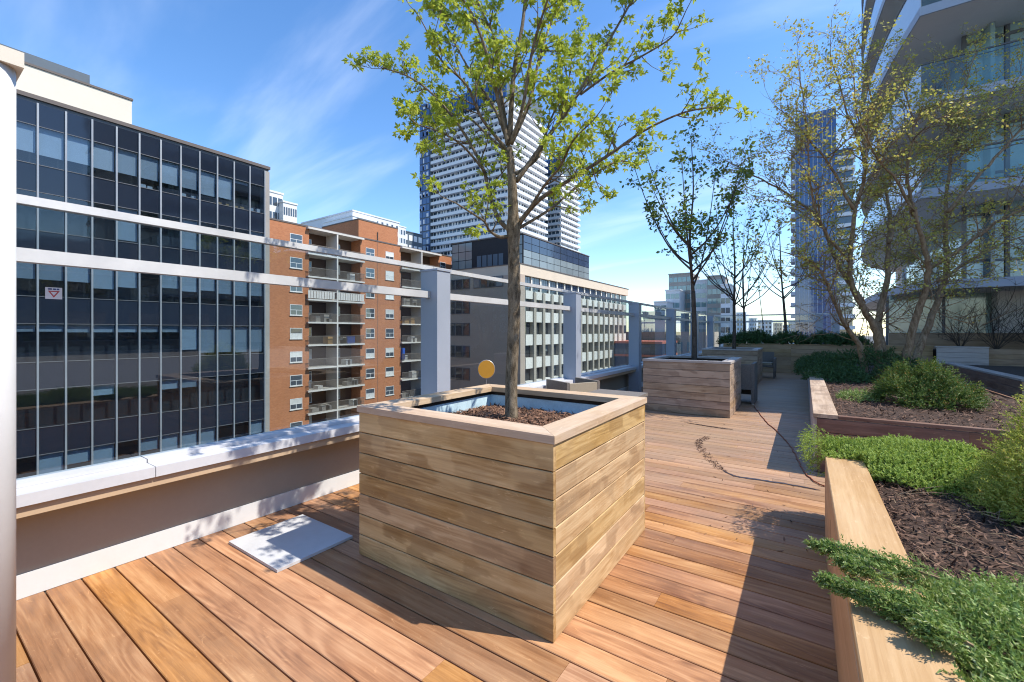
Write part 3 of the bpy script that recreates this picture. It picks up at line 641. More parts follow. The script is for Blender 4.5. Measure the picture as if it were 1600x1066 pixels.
def vase_tree(loc, h_trunk, h, spread, nl, leafsz, dens, label, leafm, seed, lean=(0, 0), bark='bark_dark', r0=0.055, nleaf=(2, 4), group=None, twl=0.4, kids=2, tdens=2.4):
    random.seed(seed); T = Tree(); b = Vector(loc); f = b + Vector((lean[0] * h_trunk, lean[1] * h_trunk, h_trunk))
    T.w.tube(crspline([b, b.lerp(f, .5) + Vector((.01, .01, 0)), f], 5), [r0 * (1 - 0.03 * i) for i in range(11)], 10)
    top = b + Vector((lean[0] * h, lean[1] * h, h))
    T.limb([f - Vector((0, 0, .05)), f.lerp(top, .35) + rv() * .06, f.lerp(top, .7) + rv() * .1, top], r0 * 0.7, 0.006, 6)
    for i in range(nl):
        a = 2 * math.pi * i / nl + random.uniform(-.35, .35); hh = h_trunk + (h - h_trunk) * random.uniform(-0.02, 0.3); s_ = spread * random.uniform(.65, 1.1); e = h_trunk + (h - h_trunk) * random.uniform(.55, .97)
        p0 = b + Vector((lean[0] * hh, lean[1] * hh, hh)); o = Vector((math.cos(a), math.sin(a), 0))
        T.limb([p0, p0 + o * s_ * .38 + Vector((0, 0, (e - hh) * .22)), p0 + o * s_ * .72 + Vector((0, 0, (e - hh) * .58)), p0 + o * s_ + Vector((0, 0, e - hh))], r0 * .42, 0.005, 5)
    def lf(t, q, d):
        for k in (2, 4):
            if random.random() < dens: leaf_cluster(t.l, q[k], random.randint(*nleaf), leafsz, leafsz * 1.1, 1)
    T.sprout(tdens, 0.25, twl, 0.006, 1, lf, out=.7, up=.4, kids=kids)
    return T.build('young_tree', b, label, bark, leafm, group)
vase_tree((-1.80, 9.05, 0.84), 1.45, 4.45, 1.2, 10, 0.085, 1.0, 'slender dark-leaved tree growing from the weathered planter by the woven chair', 'leaf_dark', 3, lean=(-0.012, 0.0), tdens=4.6, nleaf=(3, 6), twl=.36)
vase_tree((-1.80, 14.85, 0.85), 1.5, 4.8, 1.6, 10, 0.09, 0.9, 'open-crowned tree with thin dark leaves in the greyish planter by the facing chair', 'leaf_dark', 5, tdens=3.2, nleaf=(2, 5))
vase_tree((-1.95, 19.0, 1.0), 1.25, 4.6, 1.5, 8, 0.05, 0.12, 'bare upright tree behind the dark bushes in the long end planter', 'leaf_dark', 8, tdens=2.2)
vase_tree((-0.55, 19.0, 1.0), 1.7, 4.8, 1.8, 7, 0.05, 0.10, 'bare leaning tree with arching branches in the long end planter', 'leaf_dark', 9, lean=(-0.06, 0), tdens=2.2)
T = Tree(); random.seed(4); T.limb([(-1.28, 19.1, 1.0), (-1.33, 19.1, 1.9), (-1.45, 19.1, 3.2), (-1.43, 19.1, 4.1)], 0.022, 0.006, 5)
T.sprout(2.5, .5, .4, .005, 1, lambda t, q, d: leaf_cluster(t.l, q[4], 1, .03, .03, 1), kids=2); T.build('young_tree', (-1.28, 19.1, 1.0), 'thin bare sapling stem between the two bare trees of the end planter', 'bark_dark', 'leaf_dark')

# ---- many-stemmed tree in the middle bed
random.seed(21); T = Tree(); K2 = 0.3754; D2 = 8.6
def sp(x, y, dd=0): return P(1240 + K2 * x, 200 + K2 * y, D2 + dd)
def stems(lst):
    for pts, d0, e, r0, r1 in lst:
        n = len(pts); T.limb([sp(x, y, d0 + e * (i / (n - 1))) for i, (x, y) in enumerate(pts)], r0 * 1.05, r1, 7, wob=0.014)
stems([
 ([(352, 1040), (352, 930), (335, 830), (250, 680), (232, 550), (260, 330), (300, 160), (225, -60), (150, -300)], 0, -0.8, 0.085, 0.008),
 ([(360, 1040), (365, 900), (350, 800), (388, 640), (392, 500), (400, 350), (360, 150), (330, -100), (280, -300)], 0.1, 0.9, 0.085, 0.008),
 ([(455, 1040), (480, 900), (540, 700), (560, 570), (510, 380), (470, 190), (500, 0), (460, -160)], -0.1, -0.7, 0.08, 0.008),
 ([(480, 1040), (530, 900), (605, 700), (640, 560), (630, 380), (655, 120), (700, -120), (760, -320)], 0.2, 0.8, 0.08, 0.008),
 ([(560, 590), (700, 500), (840, 395), (960, 330), (1080, 230)], -0.2, -0.9, 0.045, 0.008),
 ([(300, 1040), (270, 900), (200, 800), (140, 650), (80, 560), (-40, 520)], -0.1, -0.6, 0.06, 0.008),
 ([(290, 730), (180, 560), (110, 390), (-20, 280), (-160, 200), (-290, 130)], 0, 0.5, 0.045, 0.007),
 ([(640, 350), (760, 210), (890, 70), (1000, -60), (1120, -150)], 0.2, -0.5, 0.04, 0.007),
 ([(250, 340), (150, 160), (40, 20), (-60, -80)], -0.6, -0.2, 0.03, 0.006),
 ([(600, 640), (720, 560), (900, 470), (1050, 420)], 0.2, 0.9, 0.035, 0.007),
 ([(395, 480), (450, 330), (560, 180), (640, 30), (640, -200)], 0.4, 0.6, 0.035, 0.006),
 ([(500, 370), (430, 220), (330, 100), (260, -90), (250, -250)], -0.5, -0.9, 0.03, 0.006),
 ([(235, 560), (130, 430), (70, 250), (60, 60), (20, -250)], -0.4, -0.9, 0.03, 0.006),
 ([(655, 150), (760, 60), (860, -80), (960, -250)], 0.7, 0.2, 0.025, 0.006),
])
def lf2(t, q, d):
    for k in (2, 3, 4):
        if q[k].z > 2.2 and random.random() < 0.42: leaf_cluster(t.l, q[k], random.randint(2, 6), 0.055, 0.06, 1)
        elif random.random() < 0.10: leaf_cluster(t.l, q[k], 2, 0.04, 0.04, 1)
T.sprout(9.5, 0.18, 0.85, 0.013, 2, lf2, out=1.0, up=.10, kids=3, gravity=-0.02)
T.build('multi_stem_tree', sp(400, 1040), 'spreading tree of several reddish stems with sparse yellow-green buds in the middle bed', 'bark_red', 'leaf_olive')

# ---- conifers
def sprig(mb, p, d, ln, n, nl, wd, curl=0.15, flat=False):
    d = d.normalized(); s = d.orthogonal().normalized(); c = p.copy(); stp = ln / n
    for i in range(n):
        d = (d + rv() * curl).normalized(); c = c + d * stp
        for k in range(2 if not flat else 2):
            a = random.uniform(0, 6.283); o = d.orthogonal().normalized(); o2 = d.cross(o); side = o * math.cos(a) + o2 * math.sin(a)
            nd = (d * 0.75 + side * 0.8).normalized(); w_ = nd.cross(side + rv() * .3); w_ = w_.normalized() * wd if w_.length > 1e-3 else o2 * wd
            l_ = nl * random.uniform(.6, 1.15) * (1 - 0.35 * i / n)
            mb.poly([c - w_, c + w_, c + nd * l_])
def mound(name, loc, label, cat_mat, n, rx, ry, hgt, ln, ndl, nl, wd, seed, outw=0.6, upw=0.6, lump=0.35, extra=None, group=None, clip=None, branch=True):
    random.seed(seed); t = thing(name, loc, label, 'shrub', group); lo = Vector(loc); mb = MB(); st = MB()
    lumps = [(random.uniform(-1, 1), random.uniform(-1, 1), random.uniform(0.5, 1.0)) for _ in range(14)]
    i = 0; tries = 0
    while i < n and tries < n * 6:
        tries += 1
        a = random.uniform(0, 6.283); r = math.sqrt(random.random()); x, y = r * math.cos(a), r * math.sin(a)
        hz = (1 - r ** 2.2) * (1 - lump) + lump * max(math.exp(-((x - lx) ** 2 + (y - ly) ** 2) / 0.07) * k for lx, ly, k in lumps)
        z = hgt * hz * (1 - 0.55 * random.random() ** 2.0) 
        p = lo + Vector((x * rx, y * ry, max(0.0, z)))
        if clip and not clip(p): continue
        d = Vector((x * outw, y * outw, upw)) + rv() * 0.55
        sprig(mb, p, d, ln * random.uniform(.6, 1.3), ndl, nl, wd); i += 1
    if branch:
        for _ in range(24):
            a = random.uniform(0, 6.283); e = lo + Vector((math.cos(a) * rx * .75, math.sin(a) * ry * .75, hgt * random.uniform(.1, .4)))
            st.tube([lo, lo.lerp(e, .5) + rv() * .03, e], [.008, .006, .003], 4, cap=False)
    if extra: extra(mb, st)
    mb.build('foliage', cat_mat, t); 
    if st.v: st.build('stems', 'bark_red', t)
    return t
def sprays(mb, st):      # two long sprays lying over the bench edge, and a fringe
    for (a, b_, z0, n, sc_) in (((1470, 905), (1278, 853), 0.66, 420, 1), ((1500, 990), (1296, 908), 0.66, 480, 1), ((1400, 905), (1320, 880), 0.66, 200, 1), ((1470, 960), (1380, 935), 0.66, 260, 1), ((1520, 1010), (1450, 985), 0.66, 200, 1)):
        p0 = atz(*a, z0); p1 = atz(*b_, z0 + .01); st.tube([p0, p0.lerp(p1, .5) + Vector((0, 0, .015)), p1], [.006, .004, .002], 4)
        d = (p1 - p0).normalized()
        for k in range(n):
            t = random.random() ** 0.7; p = p0.lerp(p1, t) + rv() * 0.035 * (1.05 - t); sprig(mb, p, d + rv() * 0.6, 0.065 * random.uniform(.6, 1.2) * (1.1 - .5 * t), 7, 0.019, 0.0033)
mound('juniper_shrub', (0.80, 1.52, 0.54), 'green spreading juniper with long sprays lying across the honey-coloured bench edge', 'juniper', 8500, 0.66, 0.80, 0.20, 0.075, 8, 0.021, 0.0034, 31, outw=.8, upw=.35, lump=.5, extra=sprays, clip=lambda p: p.x > 0.34 + 0.09 * max(0, 1.9 - p.y) + random.uniform(-.05, .05))
def drape(mb, st):
    for _ in range(300):
        t = random.random(); p = Vector((random.uniform(0.03, 0.16), random.uniform(3.8, 4.4), 0.70 - 0.24 * t ** 1.6)); p.x -= 0.05 * (1 - abs(2 * t - 1)); sprig(mb, p, Vector((-.6, -.3, -.5 * t)) + rv() * .7, 0.06, 6, .017, .003)
mound('juniper_shrub', (0.58, 3.98, 0.52), 'bright yellow-green juniper spilling over the end of the bench edge', 'juniper_bright', 7500, 0.60, 0.50, 0.26, 0.05, 7, 0.019, 0.0040, 32, outw=.4, upw=.8, extra=drape, clip=lambda p: p.x > 0.13 and not (p.x < 0.34 and p.y < 3.74))
mound('yew_shrub', (1.30, 3.45, 0.50), 'sunlit golden-green yew bush in the corner of the mulched bed', 'yew_bright', 4000, 0.50, 0.44, 0.78, 0.11, 9, 0.026, 0.0034, 33, outw=.8, upw=.6)
mound('low_shrub', (0.95, 3.32, 0.52), 'small low tuft of golden foliage beside the mulch', 'yew_bright', 260, 0.16, 0.14, 0.10, 0.06, 6, 0.02, 0.003, 41, branch=False)
mound('yew_shrub', (1.30, 7.6, 0.52), 'dark green rounded yew with a few orange tips below the many-stemmed tree', 'yew', 2400, 0.46, 0.46, 0.60, 0.15, 9, 0.034, 0.0050, 34, outw=.9, upw=.6, lump=.5)
for k, (x, y, rx, ry, h, s) in enumerate(((0.52, 10.6, .5, .8, .30, 51), (0.42, 12.0, .55, .95, .34, 52), (0.40, 13.6, .55, 1.0, .38, 53), (0.45, 15.4, .6, 1.1, .40, 54))):
    mound('juniper_shrub', (x, y, 0.52), ('short dark creeping juniper where the bare weathered cap of the middle bed ends', 'dark creeping juniper beside the foot of the many-stemmed tree', 'dark creeping juniper on the bed edge opposite the facing chair', 'dark creeping juniper at the end of the middle bed next to the long planter')[k], 'juniper_dark', 900, rx, ry, h, 0.12, 6, 0.05, 0.009, s, outw=.8, upw=.4, group='creeping junipers along the middle bed')
mound('juniper_shrub', (0.62, 7.7, 0.53), 'little green juniper tuft on the bark near the front of the middle bed', 'juniper', 320, .22, .3, .13, .08, 6, .03, .005, 55, branch=False)
mound('yew_shrub', (1.15, 11.2, 0.52), 'dark bush behind the stems of the many-stemmed tree', 'juniper_dark', 900, .7, .9, .75, .16, 6, .06, .01, 56)
for k, (x, rx, h) in enumerate(((-2.15, .62, .42), (-1.55, .65, .55), (-0.45, .62, .48), (0.65, .55, .45), (1.25, .55, .42))):
    mound('evergreen_shrub', (x, 18.85, 0.98), ('dark evergreen bush of the long planter, in the corner by the glass fence', 'tallest dark evergreen bush, at the foot of the bare upright tree', 'dark evergreen bush at the foot of the leaning bare tree', 'dark evergreen bush in front of the posts of the end fence', 'dark evergreen bush of the long planter, behind the many-stemmed tree')[k], 'juniper_dark', 620, rx, .45, h, .2, 6, .085, .014, 60 + k, outw=.6, upw=.5, group='dark bushes of the end planter')
for k, (x, y, z, h) in enumerate(((4.0, 18.9, 0.95, 1.1), (4.8, 19.0, 0.92, 1.25), (5.5, 19.0, 0.92, 1.1))):
    random.seed(80 + k); st = Tree()
    for i in range(16):
        a = random.uniform(0, 6.283); st.twig(Vector((x, y, z)), Vector((math.cos(a) * .7, math.sin(a) * .5, 1)), h, .012, 2, lambda t, q, d: None, kids=3)
    t = thing('bare_shrub', (x, y, z), ('leafless twiggy shrub behind the grey weathered planter', 'tallest leafless twiggy shrub in front of the ground-floor glass', 'leafless twiggy shrub furthest from the grey weathered planter')[k], 'shrub', 'bare shrubs under the tower'); st.w.build('stems', 'bark_dark', t)

random.seed(123); tw = MB()
for _ in range(60):
    p = Vector((random.uniform(.4, 1.6), random.uniform(1.9, 3.4), .575)); d = rv(); d.z = abs(d.z) * .12; d.normalize(); l_ = random.uniform(.06, .22)
    tw.tube([p, p + d * l_ * .5 + Vector((0, 0, .008)), p + d * l_], [.0028, .0022, .001], 4, cap=False)
tw.build('dead_twigs', 'bark_red', bA, kind='stuff')
# ================================================================== DECK OBJECTS
sl = thing('stone_slab', (-3.04, 1.67, 0), 'thin pale grey slab lying on the deck between wall and planter', 'slab')
B(-3.365, -2.71, 1.398, 1.94, 0.001, 0.019).build('slab', 'mat', sl)
# yellow disc on a thin rod
c = P(760, 577, 5.0); yd = thing('yellow_disc_marker', (c.x, c.y, 0), 'round yellow disc on a thin rod behind the tan planter', 'marker')
d_ = MB(); nrm = Vector((-c.x, -c.y, 0)).normalized(); uu = nrm.cross(Vector((0, 0, 1)))
for r_, t_, nm, mt in ((0.095, 0.008, 'disc', 'yellow'),):
    ringf = [c + uu * r_ * math.cos(2 * math.pi * k / 40) + Vector((0, 0, 1)) * r_ * 1.08 * math.sin(2 * math.pi * k / 40) for k in range(40)]
    n0 = 0; d_.v = [tuple(p + nrm * t_) for p in ringf] + [tuple(p - nrm * t_) for p in ringf]; d_.f = [tuple(range(40)), tuple(reversed(range(40, 80)))] + [(i, 40 + i, 40 + (i + 1) % 40, (i + 1) % 40) for i in range(40)]
    disc = d_.build('disc', 'yellow', yd)
rim = MB(); rp = [c + uu * .095 * math.cos(2 * math.pi * k / 40) + Vector((0, 0, .1026 * math.sin(2 * math.pi * k / 40))) for k in range(41)]; rim.tube(rp, .0055, 6, cap=False).build('rim', 'steel', disc)
MB().tube([(c.x, c.y, 0.012), c - Vector((0, 0, .10))], .004, 6).build('rod', 'steel', yd); MB().tube([(c.x, c.y, 0), (c.x, c.y, .012)], .09, 24).build('foot', 'steel', yd)

def chair(loc, rz, label, closed_back=True):
    t = thing('patio_chair', loc, label, 'chair'); t.rotation_euler = (0, 0, rz); o = Vector(loc)
    def bx(n, *a, m='wicker'):
        x0, x1, y0, y1, z0, z1 = a; return B(x0 + o.x, x1 + o.x, y0 + o.y, y1 + o.y, z0 + o.z, z1 + o.z).build(n, m, t)
    # front is +Y, back panel at -Y
    bx('backrest', -.31, .31, -.36, -.30, .30, .82); bx('seat', -.31, .31, -.297, .34, .36, .42)
    for s in (-1, 1):
        bx('arm_panel', min(s * .315, s * .375), max(s * .315, s * .375), -.36, .34, .22, .64) if not closed_back else bx('arm_panel', min(s * .315, s * .375), max(s * .315, s * .375), -.36, .34, .02, .84)
        if not closed_back:
            for y in (-.34, .30): bx('leg', min(s * .315, s * .365), max(s * .315, s * .365), y - .02, y + .035, 0, .219)
    if closed_back:
        for s in (-1, 1): bx('foot', min(s * .325, s * .365), max(s * .325, s * .365), -.35, .33, 0, .019, m='steel')
        bx('seat_front', -.31, .31, .30, .338, .12, .357)
    bx('cushion', -.29, .29, -.25, .30, .422, .49, m='cushion'); return t
chair((-1.22, 10.42, 0), 0, 'boxy taupe woven armchair with its back to the weathered planter')
chair((-1.14, 16.35, 0), math.pi, 'taupe armchair with straight legs standing against the greyish planter', False)
ch3 = chair((-2.95, 6.0, 0), R(62), 'woven armchair with tan backrest mostly hidden behind the tan planter')
ch3.scale = (.8, .8, .9)
for o_ in ch3.children:
    if o_.name.startswith('backrest'): o_.data.materials[0] = M['cushion']
tb = thing('side_table', (-2.02, 5.4, 0), 'low grey woven table showing just above the tan planter rim', 'table')
B(-2.36, -1.69, 5.15, 5.65, .66, .70).build('top', 'wicker', tb)
for x in (-2.33, -1.76):
    for y in (5.18, 5.58): B(x, x + .04, y, y + .04, 0, .658).build('leg', 'wicker', tb)
# extension cord
pts = [atz(u, v, 0.008) for u, v in ((1178, 634), (1186, 645), (1198, 660), (1212, 672), (1226, 686), (1238, 702), (1248, 722), (1258, 738), (1270, 750), (1284, 758))]; pts.append(Vector((0.16, 5.15, 0.008)))
cd = MB().tube([p + Vector((random.uniform(-.008, .008), random.uniform(-.008, .008), 0)) for p in crspline(pts, 6)], .0065, 6).build('extension_cord', 'cord', smooth=True)
tag(cd, 'reddish brown extension cord snaking along the deck to the bench bed', 'cord')
# leaf litter and damp streaks
random.seed(77)
lit = MB(); chips(lit, (-3.4, 0.1, 3.4, 8.2), 170, 0.001, (0.015, 0.06), 0.006)
path = crspline([atz(u, v, 0.003) for u, v in ((1105, 684), (1092, 690), (1096, 700), (1110, 718), (1130, 735))], 10)
for p in path:
    for _ in range(9): chips(lit, (p.x - .045, p.x + .045, p.y - .07, p.y + .07), 1, .002, (.02, .06), .005)
tag(lit.build('leaf_litter', 'mulch_dark'), 'dark scraps of bark and dead leaves scattered on the deck', 'litter', kind='stuff')
def stain(pts, wd):
    q = crspline(pts, 10); L_, R_ = [], []
    for i, p in enumerate(q):
        t = (q[min(i + 1, len(q) - 1)] - q[max(i - 1, 0)]).normalized(); s = Vector((-t.y, t.x, 0)); k = math.sin(math.pi * (i + .3) / (len(q))) ** .5
        L_.append(p + s * wd * k * random.uniform(.5, 1.2)); R_.append(p - s * wd * k * random.uniform(.5, 1.2))
    m = MB(); n = len(q); m.v = [tuple(p) for p in L_ + R_]; m.f = [(i, n + i, n + i + 1, i + 1) for i in range(n - 1)]; return m
for lab, pts, wd in (('dark wet streak on the deck running towards the bench bed', ((1130, 735), (1150, 744), (1190, 750), (1235, 757), (1283, 766)), .022), ('dark damp streak on the deck beside the weathered planter', ((1074, 661), (1095, 664), (1120, 668), (1145, 671)), .035)):
    tag(stain([atz(u, v, .0035) for u, v in pts], wd).build('damp_streak', 'wet'), lab, 'stain')

# ================================================================== CITY
# ---- dark curtain-wall office block
XF = -29.5; cw = thing('office_block', (-36, 3, -24), 'dark glass office block with slim grey mullions and a cream roof storey', 'building')
B(-52, XF - 0.62, -24, 14.55, -24, 12.1).build('interior_core', 'cw_dark', cw)
B(-52, XF - 0.02, -24, 14.66, 12.1, 12.25).build('roof_slab', 'cw_frame', cw); B(-52, XF + 0.08, -24, 14.74, 12.25, 12.44).build('roof_edge', 'flash', cw)
B(XF - .62, XF + .05, 14.40, 14.70, -24, 12.098).build('corner_column', 'conc_grey', cw)
yc = [14.39 - 0.925 * k for k in range(17)]; heads = [11.02 - 3.06 * k for k in range(7)]
random.seed(5)
for k, y in enumerate(yc): B(XF - .05, XF + .09, y - .035, y + .035, -13, 12.09).build('mullion', 'cw_mullion', cw)
def pattern(r, k):      # lowered blind: fraction of window height
    if r == 0: return random.choice((0.72, 0.7, 0.74)) if 3 < k else (0, 0.1, 0.75, 0.78)[k]
    if r == 1: return random.choice((0, 0, 0, .5, .95))
    if r == 2: return random.choice((.62, .66, .55, .7)) if k != 6 else 0
    if r == 3: return random.choice((.92, .95, .8)) if k < 5 else random.choice((.2, .22, .18))
    if r == 4: return random.choice((0, 0, .3))
    return random.choice((0.5, 0, .9, .4))
for k in range(16):
    ya, yb = yc[k + 1] + .037, yc[k] - .037
    B(XF - .02, XF, ya, yb, 11.06, 12.09).build('spandrel', 'cw_spandrel', cw)
    for r, h in enumerate(heads):
        B(XF - .02, XF, ya, yb, h - 3.02, h - 1.79).build('spandrel', 'cw_spandrel', cw)
        w_ = B(XF - .015, XF - .004, ya, yb, h - 1.75, h).build('window_pane', 'cw_glass', cw)
        f = pattern(r, k)
        if f: B(XF - .14, XF - .13, ya + .02, yb - .02, h - 1.75 * f, h).build('blind', 'blind', w_)
        if r == 0 and k in (0, 1, 2, 4, 6) or (r == 3 and k == 3):
            y = ya + .1
            cdm = MB()
            while y < yb - .25: cdm.box(XF - .5, XF - .25, y, y + .22, h - 1.75, h - 1.75 + random.uniform(.15, .32)); y += random.uniform(.24, .5)
            cdm.build('boxes', 'card' if random.random() < .7 else 'blind', w_)
for h in heads:
    B(XF - .03, XF + .03, yc[-1], 14.38, h - 0.0 + .003, h + .035).build('transom', 'cw_frame', cw); B(XF - .03, XF + .03, yc[-1], 14.38, h - 1.788, h - 1.755).build('transom', 'cw_frame', cw) if h < 12 else None
    if h < 12: B(-40, XF - .16, -24, 14.5, h - 2.0, h - 1.78).build('floor_slab', 'cw_dark', cw)
B(-46, -31.5, -24, 8.13, 12.44, 14.55).build('roof_storey', 'cream', cw); B(-46, -31.45, -24, 8.18, 14.552, 14.66).build('roof_storey_coping', 'flash', cw); B(-45, -33.5, -24, 6.8, 14.662, 16.0).build('plant_room', 'slate', cw)

# ---- orange brick apartments
bb = thing('brick_apartments', (-57, 40, -24), 'orange brick apartment block with recessed balconies', 'building')
X = -50.0; ZR = 14.3; ST = 2.79
def wallpiece(y0, y1, x0=-64, x1=X): B(x0, x1, y0, y1, -24, ZR - .12).build('wall', 'brick', bb)
wallpiece(24.2, 29.65); wallpiece(37.0, 44.06); wallpiece(52.1, 55.3); B(-64, X - 2.0, 29.652, 36.998, -24, ZR - .12).build('recess_wall', 'shaded_recess', bb); B(-64, X - 2.0, 44.062, 52.098, -24, ZR - .12).build('recess_wall', 'shaded_recess', bb)
B(-64.1, X + .05, 24.1, 55.4, ZR - .118, ZR + .06).build('roof_edge', 'flash', bb)
for (a, b_) in ((29.3, 37.0), (44.0, 52.1)): B(X - 2, X + .45, a, b_ + .3, ZR - .36, ZR - .121).build('roof_soffit', 'conc', bb)
pb = B(-62, -53, 38.9, 46.1, ZR + .062, 17.6).build('roof_house', 'brick', bb); B(-62.05, -52.95, 38.85, 46.15, 17.602, 17.75).build('coping', 'flash', pb); MB().tube([(-52.9, 42.2, ZR + .05), (-52.9, 42.2, 16.4)], .06, 6).build('vent_pipe', 'flash', pb)
B(X - .02, X + .012, 39.83, 39.87, -24, ZR - .13).build('control_joint', 'flash', bb)
random.seed(15)
for (y0, y1) in ((27.28, 28.78), (37.85, 39.3), (41.25, 42.75), (52.5, 53.75)):
    for k in range(9):
        z = 13.06 - ST * k; fr = MB(); X1 = X + .03
        for a in ((y0, y1, z - .06, z), (y0, y1, z - 1.28, z - 1.2), (y0, y0 + .06, z - 1.199, z - .061), (y1 - .06, y1, z - 1.199, z - .061), (y0 + .061, y1 - .061, z - .68, z - .62), ((y0 + y1) / 2 - .03, (y0 + y1) / 2 + .03, z - 1.198, z - .681)): fr.box(X + .003, X1, a[0], a[1], a[2], a[3])
        wn = fr.build('window', 'win_white', bb)
        B(X + .003, X + .012, y0 + .062, y1 - .062, z - .618, z - .062).build('pane', 'win_light' if random.random() < .35 else 'win_dark', wn); B(X + .003, X + .012, y0 + .062, y1 - .062, z - 1.197, z - .682).build('pane', 'win_dark' if random.random() < .7 else 'win_light', wn)
        B(X + .003, X + .09, y0 - .06, y1 + .06, z - 1.36, z - 1.285).build('sill', 'conc', wn)
for bi, (a, b_) in enumerate(((29.3, 37.2), (44.0, 52.0))):
    mid = (a + b_) / 2
    B(X - 1.98, X + .42, mid - .1, mid + .1, -24, ZR - .362).build('balcony_divider', 'conc', bb)
    for k in range(9):
        z = 11.05 - ST * k
        B(X - 1.99, X + .42, a, mid - .101, z - .2, z).build('balcony_slab', 'conc', bb); B(X - 1.99, X + .42, mid + .101, b_ + .2, z - .2, z).build('balcony_slab', 'conc', bb)
        for (p, q_) in ((a, mid - .12), (mid + .12, b_ + .2)):
            rl = MB(); rl.box(X + .36, X + .41, p, q_, z + 1.0, z + 1.06); rl.box(X + .36, X + .41, p, q_, z + .08, z + .12); y = p
            solid = (bi == 0 and k == 2)
            if solid:
                while y < q_ - .3: rl.box(X + .34, X + .40, y, y + .3, z + .121, z + .98); y += .36
            else:
                while y < q_: rl.box(X + .37, X + .395, y, y + .04, z + .121, z + .999); y += .13
            rl.build('balcony_railing', 'conc' if solid else 'bal_rail', bb)
            wy = p + .35; wd_ = B(X - 1.997, X - 1.95, wy, wy + 1.5, z + .9 - .9 * (random.random() < .3), z + 2.15).build('window', 'win_white', bb); B(X - 1.949, X - 1.94, wy + .08, wy + 1.42, z + .98, z + 2.07).build('pane', 'win_dark' if random.random() < .6 else 'win_light', wd_)
            if random.random() < .75:
                cl_ = MB()
                for _ in range(random.randint(1, 4)): yy = random.uniform(p + .3, q_ - 1); cl_.box(X - random.uniform(.6, 1.2), X + .1, yy, yy + random.uniform(.3, .9), z, z + random.uniform(.4, 1.05))
                cl_.build('balcony_clutter', random.choice(('win_white', 'conc_grey', 'card', 'win_white')), bb)
ch_ = MB().box(X + .02, X + .3, 34.8, 35.9, 11.05 - ST * 4 + .02, 11.05 - ST * 4 + 1.05).build('blue_chair_cover', 'blue_tarp', bb); MB().box(X - .1, X + .34, 44.15, 44.6, 11.05 - ST * 5 + .2, 11.05 - ST * 5 + 1.9).build('blue_tarp', 'blue_tarp', bb)

# ---- tan office block with stone fins and a glazed roof storey
tb_ = thing('finned_office', (-41, 74, -24), 'tan stone office block with white panels between vertical fins and a glazed roof storey', 'building')
XT, YT = -33.7, 51.8
B(-47.6, XT - .5, YT + .02, 97.7, -24, 9.7).build('core', 'tan_glass', tb_)
B(-47.7, XT, YT, 97.75, 9.7, 11.2).build('parapet_band', 'stone_cream', tb_); B(-47.8, XT + .08, YT - .08, 97.83, 11.201, 11.33).build('coping', 'flash', tb_)
B(-47.6, XT - .51, YT - .35, YT + .018, -24, 9.69).build('end_wall', 'stone_pink', tb_); B(XT - .505, XT + .25, YT - .35, YT + .9, -24, 9.698).build('corner_pier', 'stone_pink', tb_)
random.seed(9)
for r, (va, vb, uu_) in enumerate(((437, 453, ((703, 737), (742, 789))), (471, 491, ((703, 737),)), (505, 525, ((703, 737),)), (540, 558, ((703, 737),)), (574, 593, ((703, 737),)))):
    za, zb = aty(720, vb, YT).z, aty(720, va, YT).z
    for (u0, u1) in uu_:
        xa, xb = aty(u0, 500, YT).x, aty(u1, 500, YT).x; n = 3 if u1 - u0 < 40 else 4
        for k in range(n):
            w_ = B(xa + (xb - xa) * k / n + .06, xa + (xb - xa) * (k + 1) / n - .06, YT - .42, YT - .352, za, zb).build('window', 'cw_frame', tb_)
            B(xa + (xb - xa) * k / n + .16, xa + (xb - xa) * (k + 1) / n - .16, YT - .44, YT - .421, za + .12, zb - .12).build('pane', 'tan_glass' if random.random() < .75 else 'pent_light', w_)
BAY = 2.70; nb = 17
for k in range(nb):
    ya = YT + .95 + BAY * k; yb = ya + BAY
    if yb > 97.9: break
    B(XT - .48, XT + .32, ya - .34, ya + .34, -24, 7.3).build('fin', 'fin', tb_) if k else None
    for r in range(5):
        z = 6.3 - 3.43 * r
        w_ = B(XT - .5, XT - .40, ya + .35, yb - .35, z - 1.82, z).build('window', 'tan_glass', tb_)
        if random.random() < .3: B(XT - .399, XT - .39, ya + .4, yb - .4, z - random.uniform(.4, 1.2), z - .02).build('blind', 'pent_light', w_)
        B(XT - .5, XT + .12, ya + .35, yb - .35, z + .003, z + (1.6 if r else 1.2)).build('panel', 'panel_white', tb_)
    B(XT - .45, XT - .30, ya - .18, ya + .18, 7.5, 9.69).build('clerestory_post', 'panel_white', tb_)
    for j in range(3): B(XT - .498, XT - .44, ya + .2 + j * .8, ya + .92 + j * .8, 7.9, 9.6).build('clerestory_pane', 'pent_dark', tb_)
gp = B(-47.86, -34.05, 53.05, 76.4, 11.33, 15.75).build('roof_storey_core', 'pent_black', tb_)
B(-47.95, -33.95, 52.95, 76.5, 15.751, 15.9).build('roof_storey_coping', 'flash', tb_)
for k in range(10):
    y0 = 53.15 + 2.325 * k
    for r in range(4): B(-34.048, -34.01, y0 + .06, y0 + 2.265, 11.45 + 1.07 * r, 11.45 + 1.07 * r + .99).build('glazing_panel', 'pent_light' if r < 2 else 'pent_dark', tb_)
for (xa, xb, n) in ((-47.8, -43.6, 3), (-36.6, -34.1, 2)):
    for k in range(n):
        for r in range(3): B(xa + (xb - xa) * k / n + .05, xa + (xb - xa) * (k + 1) / n - .05, 53.0, 53.046, 11.5 + 1.4 * r, 11.5 + 1.4 * r + 1.3).build('glazing_panel', 'pent_light', tb_)
